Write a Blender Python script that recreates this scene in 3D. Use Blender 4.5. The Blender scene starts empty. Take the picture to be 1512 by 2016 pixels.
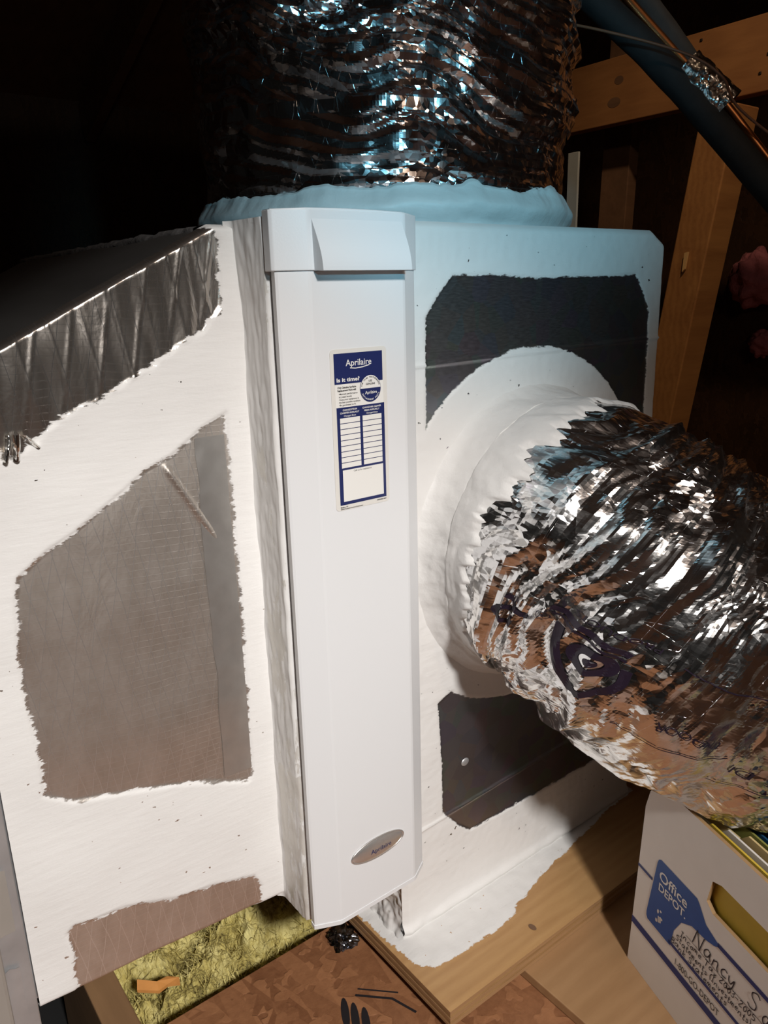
import bpy, bmesh, math, random
import numpy as np
from mathutils import Matrix, Vector

random.seed(7)
scene = bpy.context.scene
COL = scene.collection

# ------------------------------------------------------------------ camera
CAM_LOC = (-0.3386, -0.5337, 0.7691)
Rcw = ((0.7920, -0.6100, -0.0256), (-0.1871, -0.2025, -0.9612), (0.5812, 0.7661, -0.2745))
cam_d = bpy.data.cameras.new('camera')
cam = bpy.data.objects.new('camera', cam_d)
COL.objects.link(cam)
cx, cy, cz = [Vector(r).normalized() for r in Rcw]          # right, down, forward
m = Matrix((cx, -cy, -cz)).transposed().to_4x4()
m.translation = Vector(CAM_LOC)
cam.matrix_world = m
cam_d.sensor_fit = 'VERTICAL'
cam_d.sensor_height = 36.0
cam_d.lens = 1527.0 / 2016.0 * 36.0
cam_d.clip_start = 0.01
scene.camera = cam

# ------------------------------------------------------------------ world, lamps, exposure
w = bpy.data.worlds.new('attic_dark')
scene.world = w
w.use_nodes = True
w.node_tree.nodes['Background'].inputs[0].default_value = (0.75, 0.62, 0.52, 1)
w.node_tree.nodes['Background'].inputs[1].default_value = 0.004

def aim(o, tgt):
    d = Vector(tgt) - o.location
    o.rotation_euler = d.to_track_quat('-Z', 'Y').to_euler()

def spot(name, loc, tgt, watts, color, angle, blend, radius):
    l = bpy.data.lights.new(name, 'SPOT')
    l.energy = watts; l.color = color; l.spot_size = math.radians(angle)
    l.spot_blend = blend; l.shadow_soft_size = radius
    o = bpy.data.objects.new(name, l); COL.objects.link(o)
    o.location = loc; aim(o, tgt)
    return o

# warm work lamp hung behind and above the photographer's shoulder, turned down at the ducts
spot('work_lamp', (-0.38, -1.60, 1.62), (-0.08, 0.05, 0.19), 200, (1.0, 0.965, 0.93), 40.5, 1.0, 0.09)
# cool LED torch held by the photographer, turned up at the big duct
spot('led_torch', (-0.30, -1.05, 1.00), (0.27, 0.10, 0.95), 36, (0.27, 0.76, 1.0), 32, 1.0, 0.03)
# warm lamp on the rafters, turned at the framing on the right
spot('attic_lamp', (0.62, -0.25, 2.02), (1.46, 0.52, 0.85), 26, (1.0, 0.70, 0.45), 62, 0.8, 0.04)

bl = bpy.data.lights.new('fill_light', 'POINT'); bl.energy = 11; bl.color = (1.0, 0.80, 0.62); bl.shadow_soft_size = 0.05
bo = bpy.data.objects.new('fill_light', bl); COL.objects.link(bo); bo.location = (-0.1, -1.9, 1.85)      # added fill behind the camera, so the foil reflects lit roof and floor

scene.view_settings.view_transform = 'Standard'
scene.view_settings.look = 'None'
scene.view_settings.gamma = 1.0
scene.view_settings.use_curve_mapping = False
scene.view_settings.exposure = 0.0

# ------------------------------------------------------------------ noise and mesh helpers
_rng = np.random.RandomState(3)
_perm = np.concatenate([_rng.permutation(256)] * 3)
_grad = _rng.normal(size=(256, 3)); _grad /= np.linalg.norm(_grad, axis=1)[:, None]

def perlin(x, y, z):
    x, y, z = np.broadcast_arrays(np.asarray(x, float), np.asarray(y, float), np.asarray(z, float))
    xi, yi, zi = np.floor(x).astype(int), np.floor(y).astype(int), np.floor(z).astype(int)
    xf, yf, zf = x - xi, y - yi, z - zi
    fade = lambda t: t * t * t * (t * (t * 6 - 15) + 10)
    u, v, ww = fade(xf), fade(yf), fade(zf)
    def g(dx, dy, dz):
        h = _perm[(_perm[(_perm[(xi + dx) & 255] + yi + dy) & 255] + zi + dz) & 255]
        gr = _grad[h]
        return gr[..., 0] * (xf - dx) + gr[..., 1] * (yf - dy) + gr[..., 2] * (zf - dz)
    l = lambda a, b, t: a + (b - a) * t
    return l(l(l(g(0,0,0), g(1,0,0), u), l(g(0,1,0), g(1,1,0), u), v),
             l(l(g(0,0,1), g(1,0,1), u), l(g(0,1,1), g(1,1,1), u), v), ww) * 1.6

def sdf_poly(px, py, poly):
    """signed distance, positive inside"""
    P = np.asarray(poly, float); n = len(P)
    d = np.full(px.shape, 1e9); inside = np.zeros(px.shape, bool)
    for i in range(n):
        a, b = P[i], P[(i + 1) % n]
        ex, ey = b - a
        wx, wy = px - a[0], py - a[1]
        t = np.clip((wx * ex + wy * ey) / (ex * ex + ey * ey + 1e-12), 0, 1)
        d = np.minimum(d, np.hypot(wx - ex * t, wy - ey * t))
        c = ((a[1] <= py) & (b[1] > py)) | ((b[1] <= py) & (a[1] > py))
        inside ^= c & (px < a[0] + (py - a[1]) / (ey if abs(ey) > 1e-9 else 1e-9) * ex)
    return np.where(inside, d, -d)

def empty(name, loc, label, cat, group=None):
    o = bpy.data.objects.new(name, None); COL.objects.link(o)
    o.location = loc; o['label'] = label; o['category'] = cat
    o.empty_display_size = 0.02
    if group: o['group'] = group
    return o

def link(name, me, mat, parent=None, smooth=False):
    o = bpy.data.objects.new(name, me); COL.objects.link(o)
    for mm in (mat if isinstance(mat, (list, tuple)) else [mat]):
        me.materials.append(mm)
    me.polygons.foreach_set('use_smooth', [bool(smooth)] * len(me.polygons))
    if parent is not None:
        o.parent = parent
        if parent.type == 'EMPTY':
            o.matrix_parent_inverse = Matrix.Translation(-parent.location)
    return o

def tag(o, label, cat, group=None):
    o['label'] = label; o['category'] = cat
    if group: o['group'] = group
    return o

def struct(o, label=None):
    o['kind'] = 'structure'
    if label: o['label'] = label
    return o

def pymesh(name, V, F):
    me = bpy.data.meshes.new(name)
    me.from_pydata([tuple(map(float, v)) for v in V], [], [tuple(map(int, f)) for f in F])
    me.update()
    return me

def grid_mesh(name, P, closed_v=False):
    """P: (nu, nv, 3)"""
    nu, nv = P.shape[:2]
    idx = np.arange(nu * nv).reshape(nu, nv)
    if closed_v:
        idx = np.concatenate([idx, idx[:, :1]], 1)
    F = np.stack([idx[:-1, :-1], idx[1:, :-1], idx[1:, 1:], idx[:-1, 1:]], -1).reshape(-1, 4)
    V = P.reshape(-1, 3)
    me = bpy.data.meshes.new(name)
    me.vertices.add(len(V)); me.vertices.foreach_set('co', V.astype(np.float32).ravel())
    me.loops.add(F.size); me.loops.foreach_set('vertex_index', F.astype(np.int32).ravel())
    me.polygons.add(len(F)); me.polygons.foreach_set('loop_start', (np.arange(len(F)) * 4).astype(np.int32))
    try: me.polygons.foreach_set('loop_total', np.full(len(F), 4, np.int32))
    except Exception: pass
    me.update(calc_edges=True); me.validate()
    return me

def attr(me, name, vals):
    a = me.attributes.new(name, 'FLOAT', 'POINT')
    a.data.foreach_set('value', np.asarray(vals, np.float32).ravel())

def box_me(name, lo, hi, bevel=0.0, seg=2):
    bm = bmesh.new()
    bmesh.ops.create_cube(bm, size=1.0)
    for v in bm.verts:
        v.co = Vector([lo[i] + (v.co[i] + 0.5) * (hi[i] - lo[i]) for i in range(3)])
    if bevel:
        bmesh.ops.bevel(bm, geom=bm.edges[:], offset=bevel, segments=seg, affect='EDGES', profile=0.5)
    me = bpy.data.meshes.new(name); bm.to_mesh(me); bm.free()
    return me

def box(name, lo, hi, mat, parent=None, bevel=0.0, seg=2):
    return link(name, box_me(name, lo, hi, bevel, seg), mat, parent)

def beam(name, a, b, wdt, thk, mat, up=(0, 0, 1), parent=None, bevel=0.002):
    """timber from a to b (centre line); wdt along 'up'-ish axis, thk across"""
    a, b = Vector(a), Vector(b); d = (b - a); L = d.length; d.normalize()
    s = d.cross(Vector(up)).normalized(); t = s.cross(d).normalized()
    me = box_me(name, (-L / 2, -thk / 2, -wdt / 2), (L / 2, thk / 2, wdt / 2), bevel)
    o = link(name, me, mat, parent)
    mt = Matrix((d, s, t)).transposed().to_4x4(); mt.translation = (a + b) / 2
    if parent is None: o.matrix_world = mt
    else:
        me.transform(mt)
    return o

def prism(name, poly, axis, lo, hi, mat, parent=None, bevel=0.0, smooth=False):
    """poly 2D in the two other axes (order x,y,z minus axis), extruded along axis"""
    other = [i for i in range(3) if i != axis]
    bm = bmesh.new()
    def mk(v):
        r = []
        for p in poly:
            c = [0, 0, 0]; c[other[0]], c[other[1]] = p; c[axis] = v
            r.append(bm.verts.new(c))
        return r
    A, B = mk(lo), mk(hi); n = len(poly)
    bm.faces.new(A); bm.faces.new(B[::-1])
    for i in range(n):
        bm.faces.new((A[i], A[(i + 1) % n], B[(i + 1) % n], B[i])[::-1])
    bmesh.ops.recalc_face_normals(bm, faces=bm.faces[:])
    if bevel:
        bmesh.ops.bevel(bm, geom=bm.edges[:], offset=bevel, segments=2, affect='EDGES', profile=0.5)
    me = bpy.data.meshes.new(name); bm.to_mesh(me); bm.free()
    return link(name, me, mat, parent, smooth)

def catmull(pts, n):
    P = np.asarray(pts, float)
    P = np.vstack([2 * P[0] - P[1], P, 2 * P[-1] - P[-2]])
    out = []
    segs = len(P) - 3
    for t in np.linspace(0, segs - 1e-6, n):
        i = int(t); u = t - i
        p0, p1, p2, p3 = P[i:i + 4]
        out.append(0.5 * ((2 * p1) + (-p0 + p2) * u + (2 * p0 - 5 * p1 + 4 * p2 - p3) * u * u + (-p0 + 3 * p1 - 3 * p2 + p3) * u ** 3))
    return np.array(out)

def frames(Cl, ref=(0, 0, 1)):
    T = np.gradient(Cl, axis=0); T /= np.linalg.norm(T, axis=1)[:, None]
    A = np.cross(T, ref); A /= np.linalg.norm(A, axis=1)[:, None]
    B = np.cross(A, T)
    s = np.concatenate([[0], np.cumsum(np.linalg.norm(np.diff(Cl, axis=0), axis=1))])
    return T, A, B, s

def pipe(name, pts, r, mat, parent=None, n=40, nv=20, caps=True, wob=0.0, seed=0):
    Cl = catmull(pts, n); T, A, B, s = frames(Cl)
    th = np.linspace(0, 2 * np.pi, nv, endpoint=False)
    rr = r * (1 + wob * perlin(s[:, None] * 25 + seed, np.cos(th)[None] * 1.5, np.sin(th)[None] * 1.5)) if wob else np.full((n, nv), r)
    P = Cl[:, None] + rr[..., None] * (A[:, None] * np.cos(th)[None, :, None] + B[:, None] * np.sin(th)[None, :, None])
    me = grid_mesh(name, P, True)
    if caps:
        bm = bmesh.new(); bm.from_mesh(me)
        bmesh.ops.holes_fill(bm, edges=[e for e in bm.edges if e.is_boundary], sides=0)
        bm.to_mesh(me); bm.free()
    return link(name, me, mat, parent, True)

_txt = None
def text_me(s, bold=0.0, shear=0.0, space=1.0):
    """returns (verts 2D array, faces) of flat lettering, cap height about 0.7"""
    cu = bpy.data.curves.new('lettering', 'FONT'); cu.body = s; cu.offset = bold; cu.shear = shear
    cu.space_character = space; cu.resolution_u = 3
    o = bpy.data.objects.new('lettering', cu); COL.objects.link(o)
    dg = bpy.context.evaluated_depsgraph_get(); dg.update()
    me = bpy.data.meshes.new_from_object(o.evaluated_get(dg))
    V = np.array([v.co[:] for v in me.vertices])[:, :2]; F = [tuple(p.vertices) for p in me.polygons]
    bpy.data.objects.remove(o); bpy.data.curves.remove(cu); bpy.data.meshes.remove(me)
    return V, F

def merge2d(parts):
    V, F, k = [], [], 0
    for v, f in parts:
        V.append(v); F += [tuple(i + k for i in q) for q in f]; k += len(v)
    return np.vstack(V), F

def text2d(s, x0, x1, base, cap, bold=0.0, shear=0.0, space=1.0, centre=None):
    """fit text: if x1 given stretch to width; cap = cap height"""
    V, F = text_me(s, bold, shear, space)
    V = V.copy(); V[:, 1] *= cap / 0.70
    wd = V[:, 0].max() - V[:, 0].min(); V[:, 0] -= V[:, 0].min()
    if x1 is not None: V[:, 0] = x0 + V[:, 0] * (x1 - x0) / wd
    elif centre is not None: k = cap / 0.70; V[:, 0] = centre + (V[:, 0] - wd / 2) * k
    else: V[:, 0] = x0 + V[:, 0] * cap / 0.70
    V[:, 1] += base
    return V, F

def rect2d(x0, z0, x1, z1): return np.array([(x0, z0), (x1, z0), (x1, z1), (x0, z1)]), [(0, 1, 2, 3)]
def ell2d(cx_, cz_, rx, rz, n=40, a0=0, a1=2 * math.pi):
    t = np.linspace(a0, a1, n, endpoint=False if abs(a1 - a0 - 2 * math.pi) < 1e-6 else True)
    return np.stack([cx_ + rx * np.cos(t), cz_ + rz * np.sin(t)], 1), [tuple(range(len(t)))]
def ring2d(cx_, cz_, rx, rz, wd, n=40):
    t = np.linspace(0, 2 * math.pi, n, endpoint=False)
    a = np.stack([cx_ + rx * np.cos(t), cz_ + rz * np.sin(t)], 1); b = np.stack([cx_ + (rx - wd) * np.cos(t), cz_ + (rz - wd) * np.sin(t)], 1)
    return np.vstack([a, b]), [(i, (i + 1) % n, n + (i + 1) % n, n + i) for i in range(n)]
def roundrect2d(x0, z0, x1, z1, r, n=6):
    pts = []
    for (cx_, cz_, a) in ((x1 - r, z1 - r, 0), (x0 + r, z1 - r, 90), (x0 + r, z0 + r, 180), (x1 - r, z0 + r, 270)):
        for k in range(n + 1):
            t = math.radians(a + 90 * k / n); pts.append((cx_ + r * math.cos(t), cz_ + r * math.sin(t)))
    return np.array(pts), [tuple(range(len(pts)))]
def stroke2d(pts, wd):
    P = np.asarray(pts, float); T = np.gradient(P, axis=0); T /= np.linalg.norm(T, axis=1)[:, None] + 1e-9
    Nn = np.stack([-T[:, 1], T[:, 0]], 1) * wd / 2
    n = len(P)
    return np.vstack([P + Nn, P - Nn]), [(i, i + n, i + n + 1, i + 1) for i in range(n - 1)]
def flat(name, vf, to3d, mat, parent):
    V, F = vf
    return link(name, pymesh(name, to3d(V), F), mat, parent)
def slab(name, vf, to3d, thick, mat, parent):
    """flat outline given a real thickness; to3d(V, offset)"""
    V, F = vf; n = len(V)
    V3 = np.vstack([to3d(V, 0), to3d(V, thick)])
    FF = [tuple(i + n for i in f) for f in F] + [tuple(reversed(f)) for f in F]
    for f in F:
        for i in range(len(f)): FF.append((f[i], f[(i + 1) % len(f)], f[(i + 1) % len(f)] + n, f[i] + n))
    me = pymesh(name, V3, FF)
    bm = bmesh.new(); bm.from_mesh(me); bmesh.ops.recalc_face_normals(bm, faces=bm.faces[:]); bm.to_mesh(me); bm.free()
    return link(name, me, mat, parent)

# ------------------------------------------------------------------ materials
class NT:
    def __init__(self, name):
        self.m = bpy.data.materials.new(name); self.m.use_nodes = True
        self.t = self.m.node_tree; self.t.nodes.clear()
        self.out = self.t.nodes.new('ShaderNodeOutputMaterial')
    def n(self, typ, ins=None, **kw):
        nd = self.t.nodes.new('ShaderNode' + typ)
        for k, v in kw.items(): setattr(nd, k, v)
        for k, v in (ins or {}).items():
            if isinstance(v, bpy.types.NodeSocket): self.t.links.new(v, nd.inputs[k])
            else: nd.inputs[k].default_value = v
        return nd
    def math(self, op, a, b=None, c=None):
        ins = {0: a}
        if b is not None: ins[1] = b
        if c is not None: ins[2] = c
        return self.n('Math', ins, operation=op).outputs[0]
    def pos(self, scale=(1, 1, 1), rot=(0, 0, 0)):
        tc = self.n('TexCoord').outputs['Object']
        return self.n('Mapping', {'Vector': tc, 'Scale': scale, 'Rotation': rot}).outputs[0]
    def noise(self, vec, scale, detail=4, rough=0.55, dist=0.0):
        return self.n('TexNoise', {'Vector': vec, 'Scale': scale, 'Detail': detail, 'Roughness': rough, 'Distortion': dist}).outputs[0]
    def ramp(self, fac, stops, interp='LINEAR'):
        nd = self.n('ValToRGB', {0: fac}); cr = nd.color_ramp; cr.interpolation = interp
        while len(cr.elements) < len(stops): cr.elements.new(0.5)
        for e, (p, c) in zip(cr.elements, stops):
            e.position = p; e.color = (c, c, c, 1) if isinstance(c, (int, float)) else tuple(c) + (1,)
        return nd.outputs[0]
    def mixc(self, fac, a, b, mode='MIX'):
        nd = self.n('Mix', data_type='RGBA', blend_type=mode)
        for sock, v in ((nd.inputs[0], fac), (nd.inputs[6], a), (nd.inputs[7], b)):
            if isinstance(v, bpy.types.NodeSocket): self.t.links.new(v, sock)
            elif isinstance(v, (int, float)): sock.default_value = v
            else: sock.default_value = tuple(v) + (1,)
        return nd.outputs[2]
    def bump(self, h, strength=0.5, dist=0.001, normal=None):
        ins = {'Height': h, 'Strength': strength, 'Distance': dist}
        if normal is not None: ins['Normal'] = normal
        return self.n('Bump', ins).outputs[0]
    def bsdf(self, col, rough, metal=0.0, normal=None, **kw):
        ins = {'Base Color': col if isinstance(col, bpy.types.NodeSocket) else tuple(col) + (1,), 'Roughness': rough, 'Metallic': metal}
        if normal is not None: ins['Normal'] = normal
        for k, v in kw.items(): ins[k.replace('_', ' ')] = v
        return self.n('BsdfPrincipled', ins).outputs[0]
    def done(self, sh):
        self.t.links.new(sh, self.out.inputs[0]); return self.m

def simple(name, col, rough=0.5, metal=0.0, var=0.0, bump=0.0, scale=60, bdist=0.001):
    t = NT(name); p = t.pos(); c = col; nrm = None
    if var or bump:
        nz = t.noise(p, scale)
        if var: c = t.mixc(nz, tuple(x * (1 - var) for x in col), tuple(min(1, x * (1 + var)) for x in col))
        if bump: nrm = t.bump(nz, bump, bdist)
    return t.done(t.bsdf(c, rough, metal, nrm))

M = {}
M['door'] = simple('white_enamel', (0.745, 0.755, 0.77), 0.38, 0, 0.0, 0.12, 900, 0.0003)
M['cap'] = simple('white_moulding', (0.73, 0.745, 0.765), 0.42, 0, 0.0, 0.2, 700, 0.0003)
M['navy'] = simple('navy_print', (0.014, 0.022, 0.105), 0.4)
M['sticker'] = simple('sticker_paper', (0.72, 0.70, 0.66), 0.45, 0, 0.03, 0, 200)
M['print_white'] = simple('white_print', (0.80, 0.79, 0.76), 0.45)
M['ink'] = simple('black_ink', (0.015, 0.013, 0.015), 0.5)
M['chrome'] = simple('brushed_chrome', (0.74, 0.72, 0.70), 0.30, 0.82, 0.05, 0, 300)
M['gasket'] = simple('black_gasket', (0.01, 0.01, 0.01), 0.6)

PAINT = (0.79, 0.78, 0.765)
def paint_nodes(t, brush=(30, 30, 160), lum=1.0, bdist=0.0012):
    p = t.pos(brush); nz = t.noise(p, 1.0, 5, 0.6)
    p2 = t.pos(); n2 = t.noise(p2, 55, 4, 0.6)
    n3 = t.noise(p2, 7, 3)
    col = t.mixc(n3, tuple(c * 0.95 * lum for c in PAINT), tuple(min(1, c * 1.03 * lum) for c in PAINT))
    h = t.math('ADD', nz, t.math('MULTIPLY', n2, 0.7))
    return col, h

def scrim(t):
    """thin reinforcing threads of a foil facing: height mask"""
    tc = t.n('TexCoord').outputs['Object']
    wv = t.n('TexNoise', {'Vector': tc, 'Scale': 14.0, 'Detail': 2}).outputs['Color']
    add = t.n('VectorMath', {0: tc, 1: t.n('VectorMath', {0: wv, 'Scale': 0.008}, operation='SCALE').outputs[0]}, operation='ADD').outputs[0]
    s = t.n('SeparateXYZ', {0: add}); x, z = s.outputs[0], s.outputs[2]
    def lines(kx, kz, per, wd):
        c = t.math('ADD', t.math('MULTIPLY', x, kx / per), t.math('MULTIPLY', z, kz / per))
        f = t.math('ABSOLUTE', t.math('SUBTRACT', t.math('FRACT', c), 0.5))
        return t.math('LESS_THAN', f, wd / per / 2)
    a = lines(0.985, 0.17, 0.0125, 0.0006)
    b = lines(0.975, -0.22, 0.0125, 0.0006)
    h = lines(0.06, 1.0, 0.0058, 0.0007)
    return a, b, h

def painted(name, kind, ragged=0.014, brush=(30, 30, 160), edge=(90, 60, 260), lum=1.0):
    """white duct paint over a metal surface; where it lies is the attribute 'paint' (metres inside the painted area)"""
    t = NT(name)
    col, h = paint_nodes(t, brush, lum)
    at = t.n('Attribute', attribute_name='paint').outputs['Fac']
    e1 = t.noise(t.pos(edge), 1.0, 5, 0.75)
    e2 = t.noise(t.pos((30, 30, 30)), 1.0, 4, 0.7)
    sd = t.math('ADD', at, t.math('ADD', t.math('MULTIPLY', t.math('SUBTRACT', e1, 0.5), ragged), t.math('MULTIPLY', t.math('SUBTRACT', e2, 0.5), ragged * 0.9)))
    pit = t.math('MULTIPLY', t.math('GREATER_THAN', t.noise(t.pos((150, 150, 210)), 1.0, 2, 0.5), 0.745), 0.05)
    sd = t.math('SUBTRACT', sd, pit)
    mask = t.n('MapRange', {'Value': sd, 'From Min': -0.0004, 'From Max': 0.0008}).outputs[0]
    if kind == 'foil':
        a, b, hh = scrim(t)
        th = t.math('MAXIMUM', t.math('MAXIMUM', a, b), t.math('MULTIPLY', hh, 0.30))
        cr = t.noise(t.pos((40, 40, 18)), 1.0, 4, 0.6, 0.6)
        hb = t.math('ADD', t.math('MULTIPLY', th, 0.8), t.math('MULTIPLY', cr, 1.6))
        nm = t.bump(hb, 0.45, 0.0010)
        spots = t.ramp(t.noise(t.pos((60, 60, 35)), 1.0, 5, 0.7), [(0.30, 0.35), (0.62, 1.0)])
        sub = t.bsdf(t.mixc(th, t.mixc(spots, (0.62, 0.55, 0.48), (0.80, 0.74, 0.68)), (0.92, 0.89, 0.86)), t.math('SUBTRACT', t.math('ADD', 0.44, t.math('MULTIPLY', th, -0.06)), t.math('MULTIPLY', t.n('Attribute', attribute_name='band').outputs['Fac'], 0.22)), 0.95, nm)
    elif kind == 'galv':
        g = t.noise(t.pos(), 9, 4, 0.6); sc = t.noise(t.pos((120, 120, 700)), 1.0, 3)
        vor = t.n('TexVoronoi', {'Vector': t.pos(), 'Scale': 45.0}).outputs['Color']
        c = t.mixc(g, (0.27, 0.275, 0.30), (0.40, 0.405, 0.43))
        c = t.mixc(0.10, c, vor, 'OVERLAY')
        sub = t.bsdf(c, t.n('MapRange', {'Value': sc, 'To Min': 0.33, 'To Max': 0.52}).outputs[0], 1.0, t.bump(g, 0.1, 0.002))
    elif kind == 'tape':
        c = t.mixc(t.noise(t.pos(), 40, 4), (0.60, 0.58, 0.54), (0.76, 0.74, 0.70))
        sub = t.bsdf(c, 0.5, 0.25, t.bump(t.noise(t.pos((60, 60, 30)), 1.0, 5), 0.7, 0.002))
    elif kind == 'ply':
        sub = wood_nodes(t, (0.50, 0.30, 0.13), (0.36, 0.19, 0.075), (2.2, 14, 14), 0.45)
    hh2 = t.math('ADD', h, t.math('MULTIPLY', mask, 1.2))
    pt = t.bsdf(col, 0.62, 0.0, t.bump(hh2, 0.50, 0.0009))
    mx = t.n('MixShader', {0: mask, 1: sub, 2: pt}).outputs[0]
    return t.done(mx)

def wood_nodes(t, c1, c2, scale, rough=0.55, grain=1.0):
    p = t.pos(scale)
    n1 = t.noise(p, 1.2, 4, 0.6, 0.8)
    wv = t.n('TexWave', {'Vector': p, 'Scale': 1.6, 'Distortion': 7.0, 'Detail': 3.0, 'Detail Scale': 1.2}, bands_direction='Y').outputs['Fac']
    fine = t.noise(t.pos(tuple(s * 9 for s in scale)), 1.0, 4, 0.7)
    f = t.math('ADD', t.math('MULTIPLY', wv, 0.13), t.math('ADD', t.math('MULTIPLY', n1, 0.60), t.math('MULTIPLY', fine, 0.35 * grain)))
    col = t.ramp(f, [(0.25, c2), (0.75, c1)])
    return t.bsdf(col, rough, 0.0, t.bump(fine, 0.25, 0.001))

def wood(name, c1, c2, scale, rough=0.6):
    t = NT(name); return t.done(wood_nodes(t, c1, c2, scale, rough))

M['duct_front'] = painted('painted_foil_facing', 'foil', 0.016, (30, 30, 160), (55, 55, 190))
M['plenum'] = painted('painted_galvanised', 'galv', 0.008, (22, 22, 120), (80, 80, 260), 1.0)
M['housing'] = painted('painted_foil_tape', 'tape', 0.03, (140, 140, 26), (160, 160, 30), 0.96)
M['platform'] = painted('painted_plywood', 'ply', 0.012, (40, 180, 40), (60, 180, 60), 0.94)

def foil(name, cell, base, rough, k, stretch=(1, 1, 1), thread=True):
    """crumpled foil: every small cell is a flat facet turned a little its own way"""
    t = NT(name)
    tc = t.n('TexCoord').outputs['UV' if thread else 'Object']
    warp = t.n('TexNoise', {'Vector': tc, 'Scale': 0.35 / cell, 'Detail': 2}).outputs['Color']
    wv = t.n('VectorMath', {0: tc, 1: t.n('VectorMath', {0: warp, 'Scale': cell * 1.2}, operation='SCALE').outputs[0]}, operation='ADD').outputs[0]
    nrm = t.n('NewGeometry').outputs['Normal']
    for c_, kk, st_ in ((cell, k, stretch), (cell * 0.4, k * 0.7, (1, 1, 1))):
        mp = t.n('Mapping', {'Vector': wv, 'Scale': tuple(x / c_ for x in st_)}).outputs[0]
        vc = t.n('TexVoronoi', {'Vector': mp, 'Scale': 1.0}).outputs['Color']
        amp = t.n('MapRange', {'Value': t.n('TexNoise', {'Vector': tc, 'Scale': 0.12 / cell, 'Detail': 1}).outputs[0], 'From Min': 0.35, 'From Max': 0.65, 'To Min': kk * 0.25, 'To Max': kk * 1.5}).outputs[0]
        off = t.n('VectorMath', {0: t.n('VectorMath', {0: vc, 1: (0.5, 0.5, 0.5)}, operation='SUBTRACT').outputs[0], 'Scale': amp}, operation='SCALE').outputs[0]
        nrm = t.n('VectorMath', {0: nrm, 1: off}, operation='ADD').outputs[0]
    nrm = t.n('VectorMath', {0: nrm}, operation='NORMALIZE').outputs[0]
    if thread:
        s = t.n('SeparateXYZ', {0: tc}); x, z = s.outputs[0], s.outputs[1]
        ln = []
        for kx, kz, per, wd in ((0.94, 0.34, 0.021, 0.0010), (0.94, -0.34, 0.021, 0.0010), (0.0, 1.0, 0.017, 0.0009)):
            c = t.math('ADD', t.math('MULTIPLY', x, kx / per), t.math('MULTIPLY', z, kz / per))
            f = t.math('ABSOLUTE', t.math('SUBTRACT', t.math('FRACT', c), 0.5))
            ln.append(t.math('LESS_THAN', f, wd / per / 2))
        th = t.math('MAXIMUM', t.math('MAXIMUM', ln[0], ln[1]), ln[2])
        nrm = t.bump(th, 0.35, 0.0006, nrm)
    return t.done(t.bsdf(base, rough, 1.0, nrm))
M['foil'] = foil('crinkled_foil', 0.011, (0.88, 0.87, 0.86), 0.19, 0.42, (0.35, 1.0, 1.0))
M['foil_top'] = foil('crinkled_foil_wrap', 0.017, (0.80, 0.78, 0.79), 0.17, 0.40, (0.35, 1.0, 1.0))
M['foil_tape'] = foil('foil_tape', 0.010, (0.80, 0.79, 0.76), 0.22, 0.4, (1, 1, 1), False)

M['scrap'] = foil('dark_foil_scrap', 0.008, (0.28, 0.29, 0.32), 0.2, 0.5, (1, 1, 1), False)
def mastic(name):
    t = NT(name); col, h = paint_nodes(t, (70, 70, 70), 0.98)
    lump = t.noise(t.pos(), 38, 5, 0.65)
    return t.done(t.bsdf(col, 0.5, 0.0, t.bump(t.math('ADD', h, t.math('MULTIPLY', lump, 1.2)), 0.55, 0.0013)))
M['mastic'] = mastic('white_mastic')
M['lip'] = simple('grey_smeared_lip', (0.17, 0.165, 0.165), 0.55, 0.3, 0.5, 0.8, 90, 0.003)

M['pine'] = wood('pine_timber', (0.42, 0.205, 0.075), (0.25, 0.11, 0.04), (10, 1.2, 10), 0.65)
M['pine_post'] = wood('pine_post', (0.50, 0.25, 0.085), (0.30, 0.13, 0.045), (1.2, 12, 12), 0.6)
M['ply_edge'] = wood('plywood_edge', (0.42, 0.25, 0.10), (0.20, 0.10, 0.04), (8, 8, 160), 0.7)
M['ply2'] = wood('plywood_sheet', (0.40, 0.235, 0.115), (0.30, 0.165, 0.075), (1.5, 9, 9), 0.42)
M['joist'] = wood('joist_timber', (0.30, 0.17, 0.08), (0.2, 0.11, 0.05), (10, 1.2, 10), 0.7)
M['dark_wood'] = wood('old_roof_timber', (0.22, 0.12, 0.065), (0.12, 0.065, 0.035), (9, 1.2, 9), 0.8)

def osb(name, c_hi, c_lo):
    t = NT(name)
    cols, hs = [], []
    for k, (rot, sc) in enumerate(((0.3, (11, 60, 11)), (1.5, (12, 55, 12)), (2.4, (13, 66, 13)))):
        p = t.pos((1, 1, 1), (0, 0, rot)); p = t.n('Mapping', {'Vector': p, 'Scale': sc}).outputs[0]
        v = t.n('TexVoronoi', {'Vector': p, 'Scale': 1.0, 'Randomness': 1.0}).outputs['Color']
        cols.append(t.n('SeparateColor', {0: v}).outputs[0]); hs.append(cols[-1])
    sel = t.noise(t.pos(), 22, 2)
    f = t.mixc(t.ramp(sel, [(0.44, 0.0), (0.46, 1.0)]), cols[0], cols[1])
    f = t.mixc(t.ramp(t.noise(t.pos(), 31, 2), [(0.56, 0.0), (0.58, 1.0)]), f, cols[2])
    fine = t.noise(t.pos((90, 90, 90)), 1.0, 5, 0.7)
    big = t.noise(t.pos(), 6, 3)
    c = t.ramp(t.math('ADD', t.math('MULTIPLY', f, 0.34), t.math('ADD', t.math('MULTIPLY', fine, 0.45), t.math('MULTIPLY', big, 0.35))), [(0.28, c_lo), (0.8, c_hi)])
    return t.done(t.bsdf(c, 0.5, 0.0, t.bump(t.math('ADD', f, fine), 0.5, 0.0014)))
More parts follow.
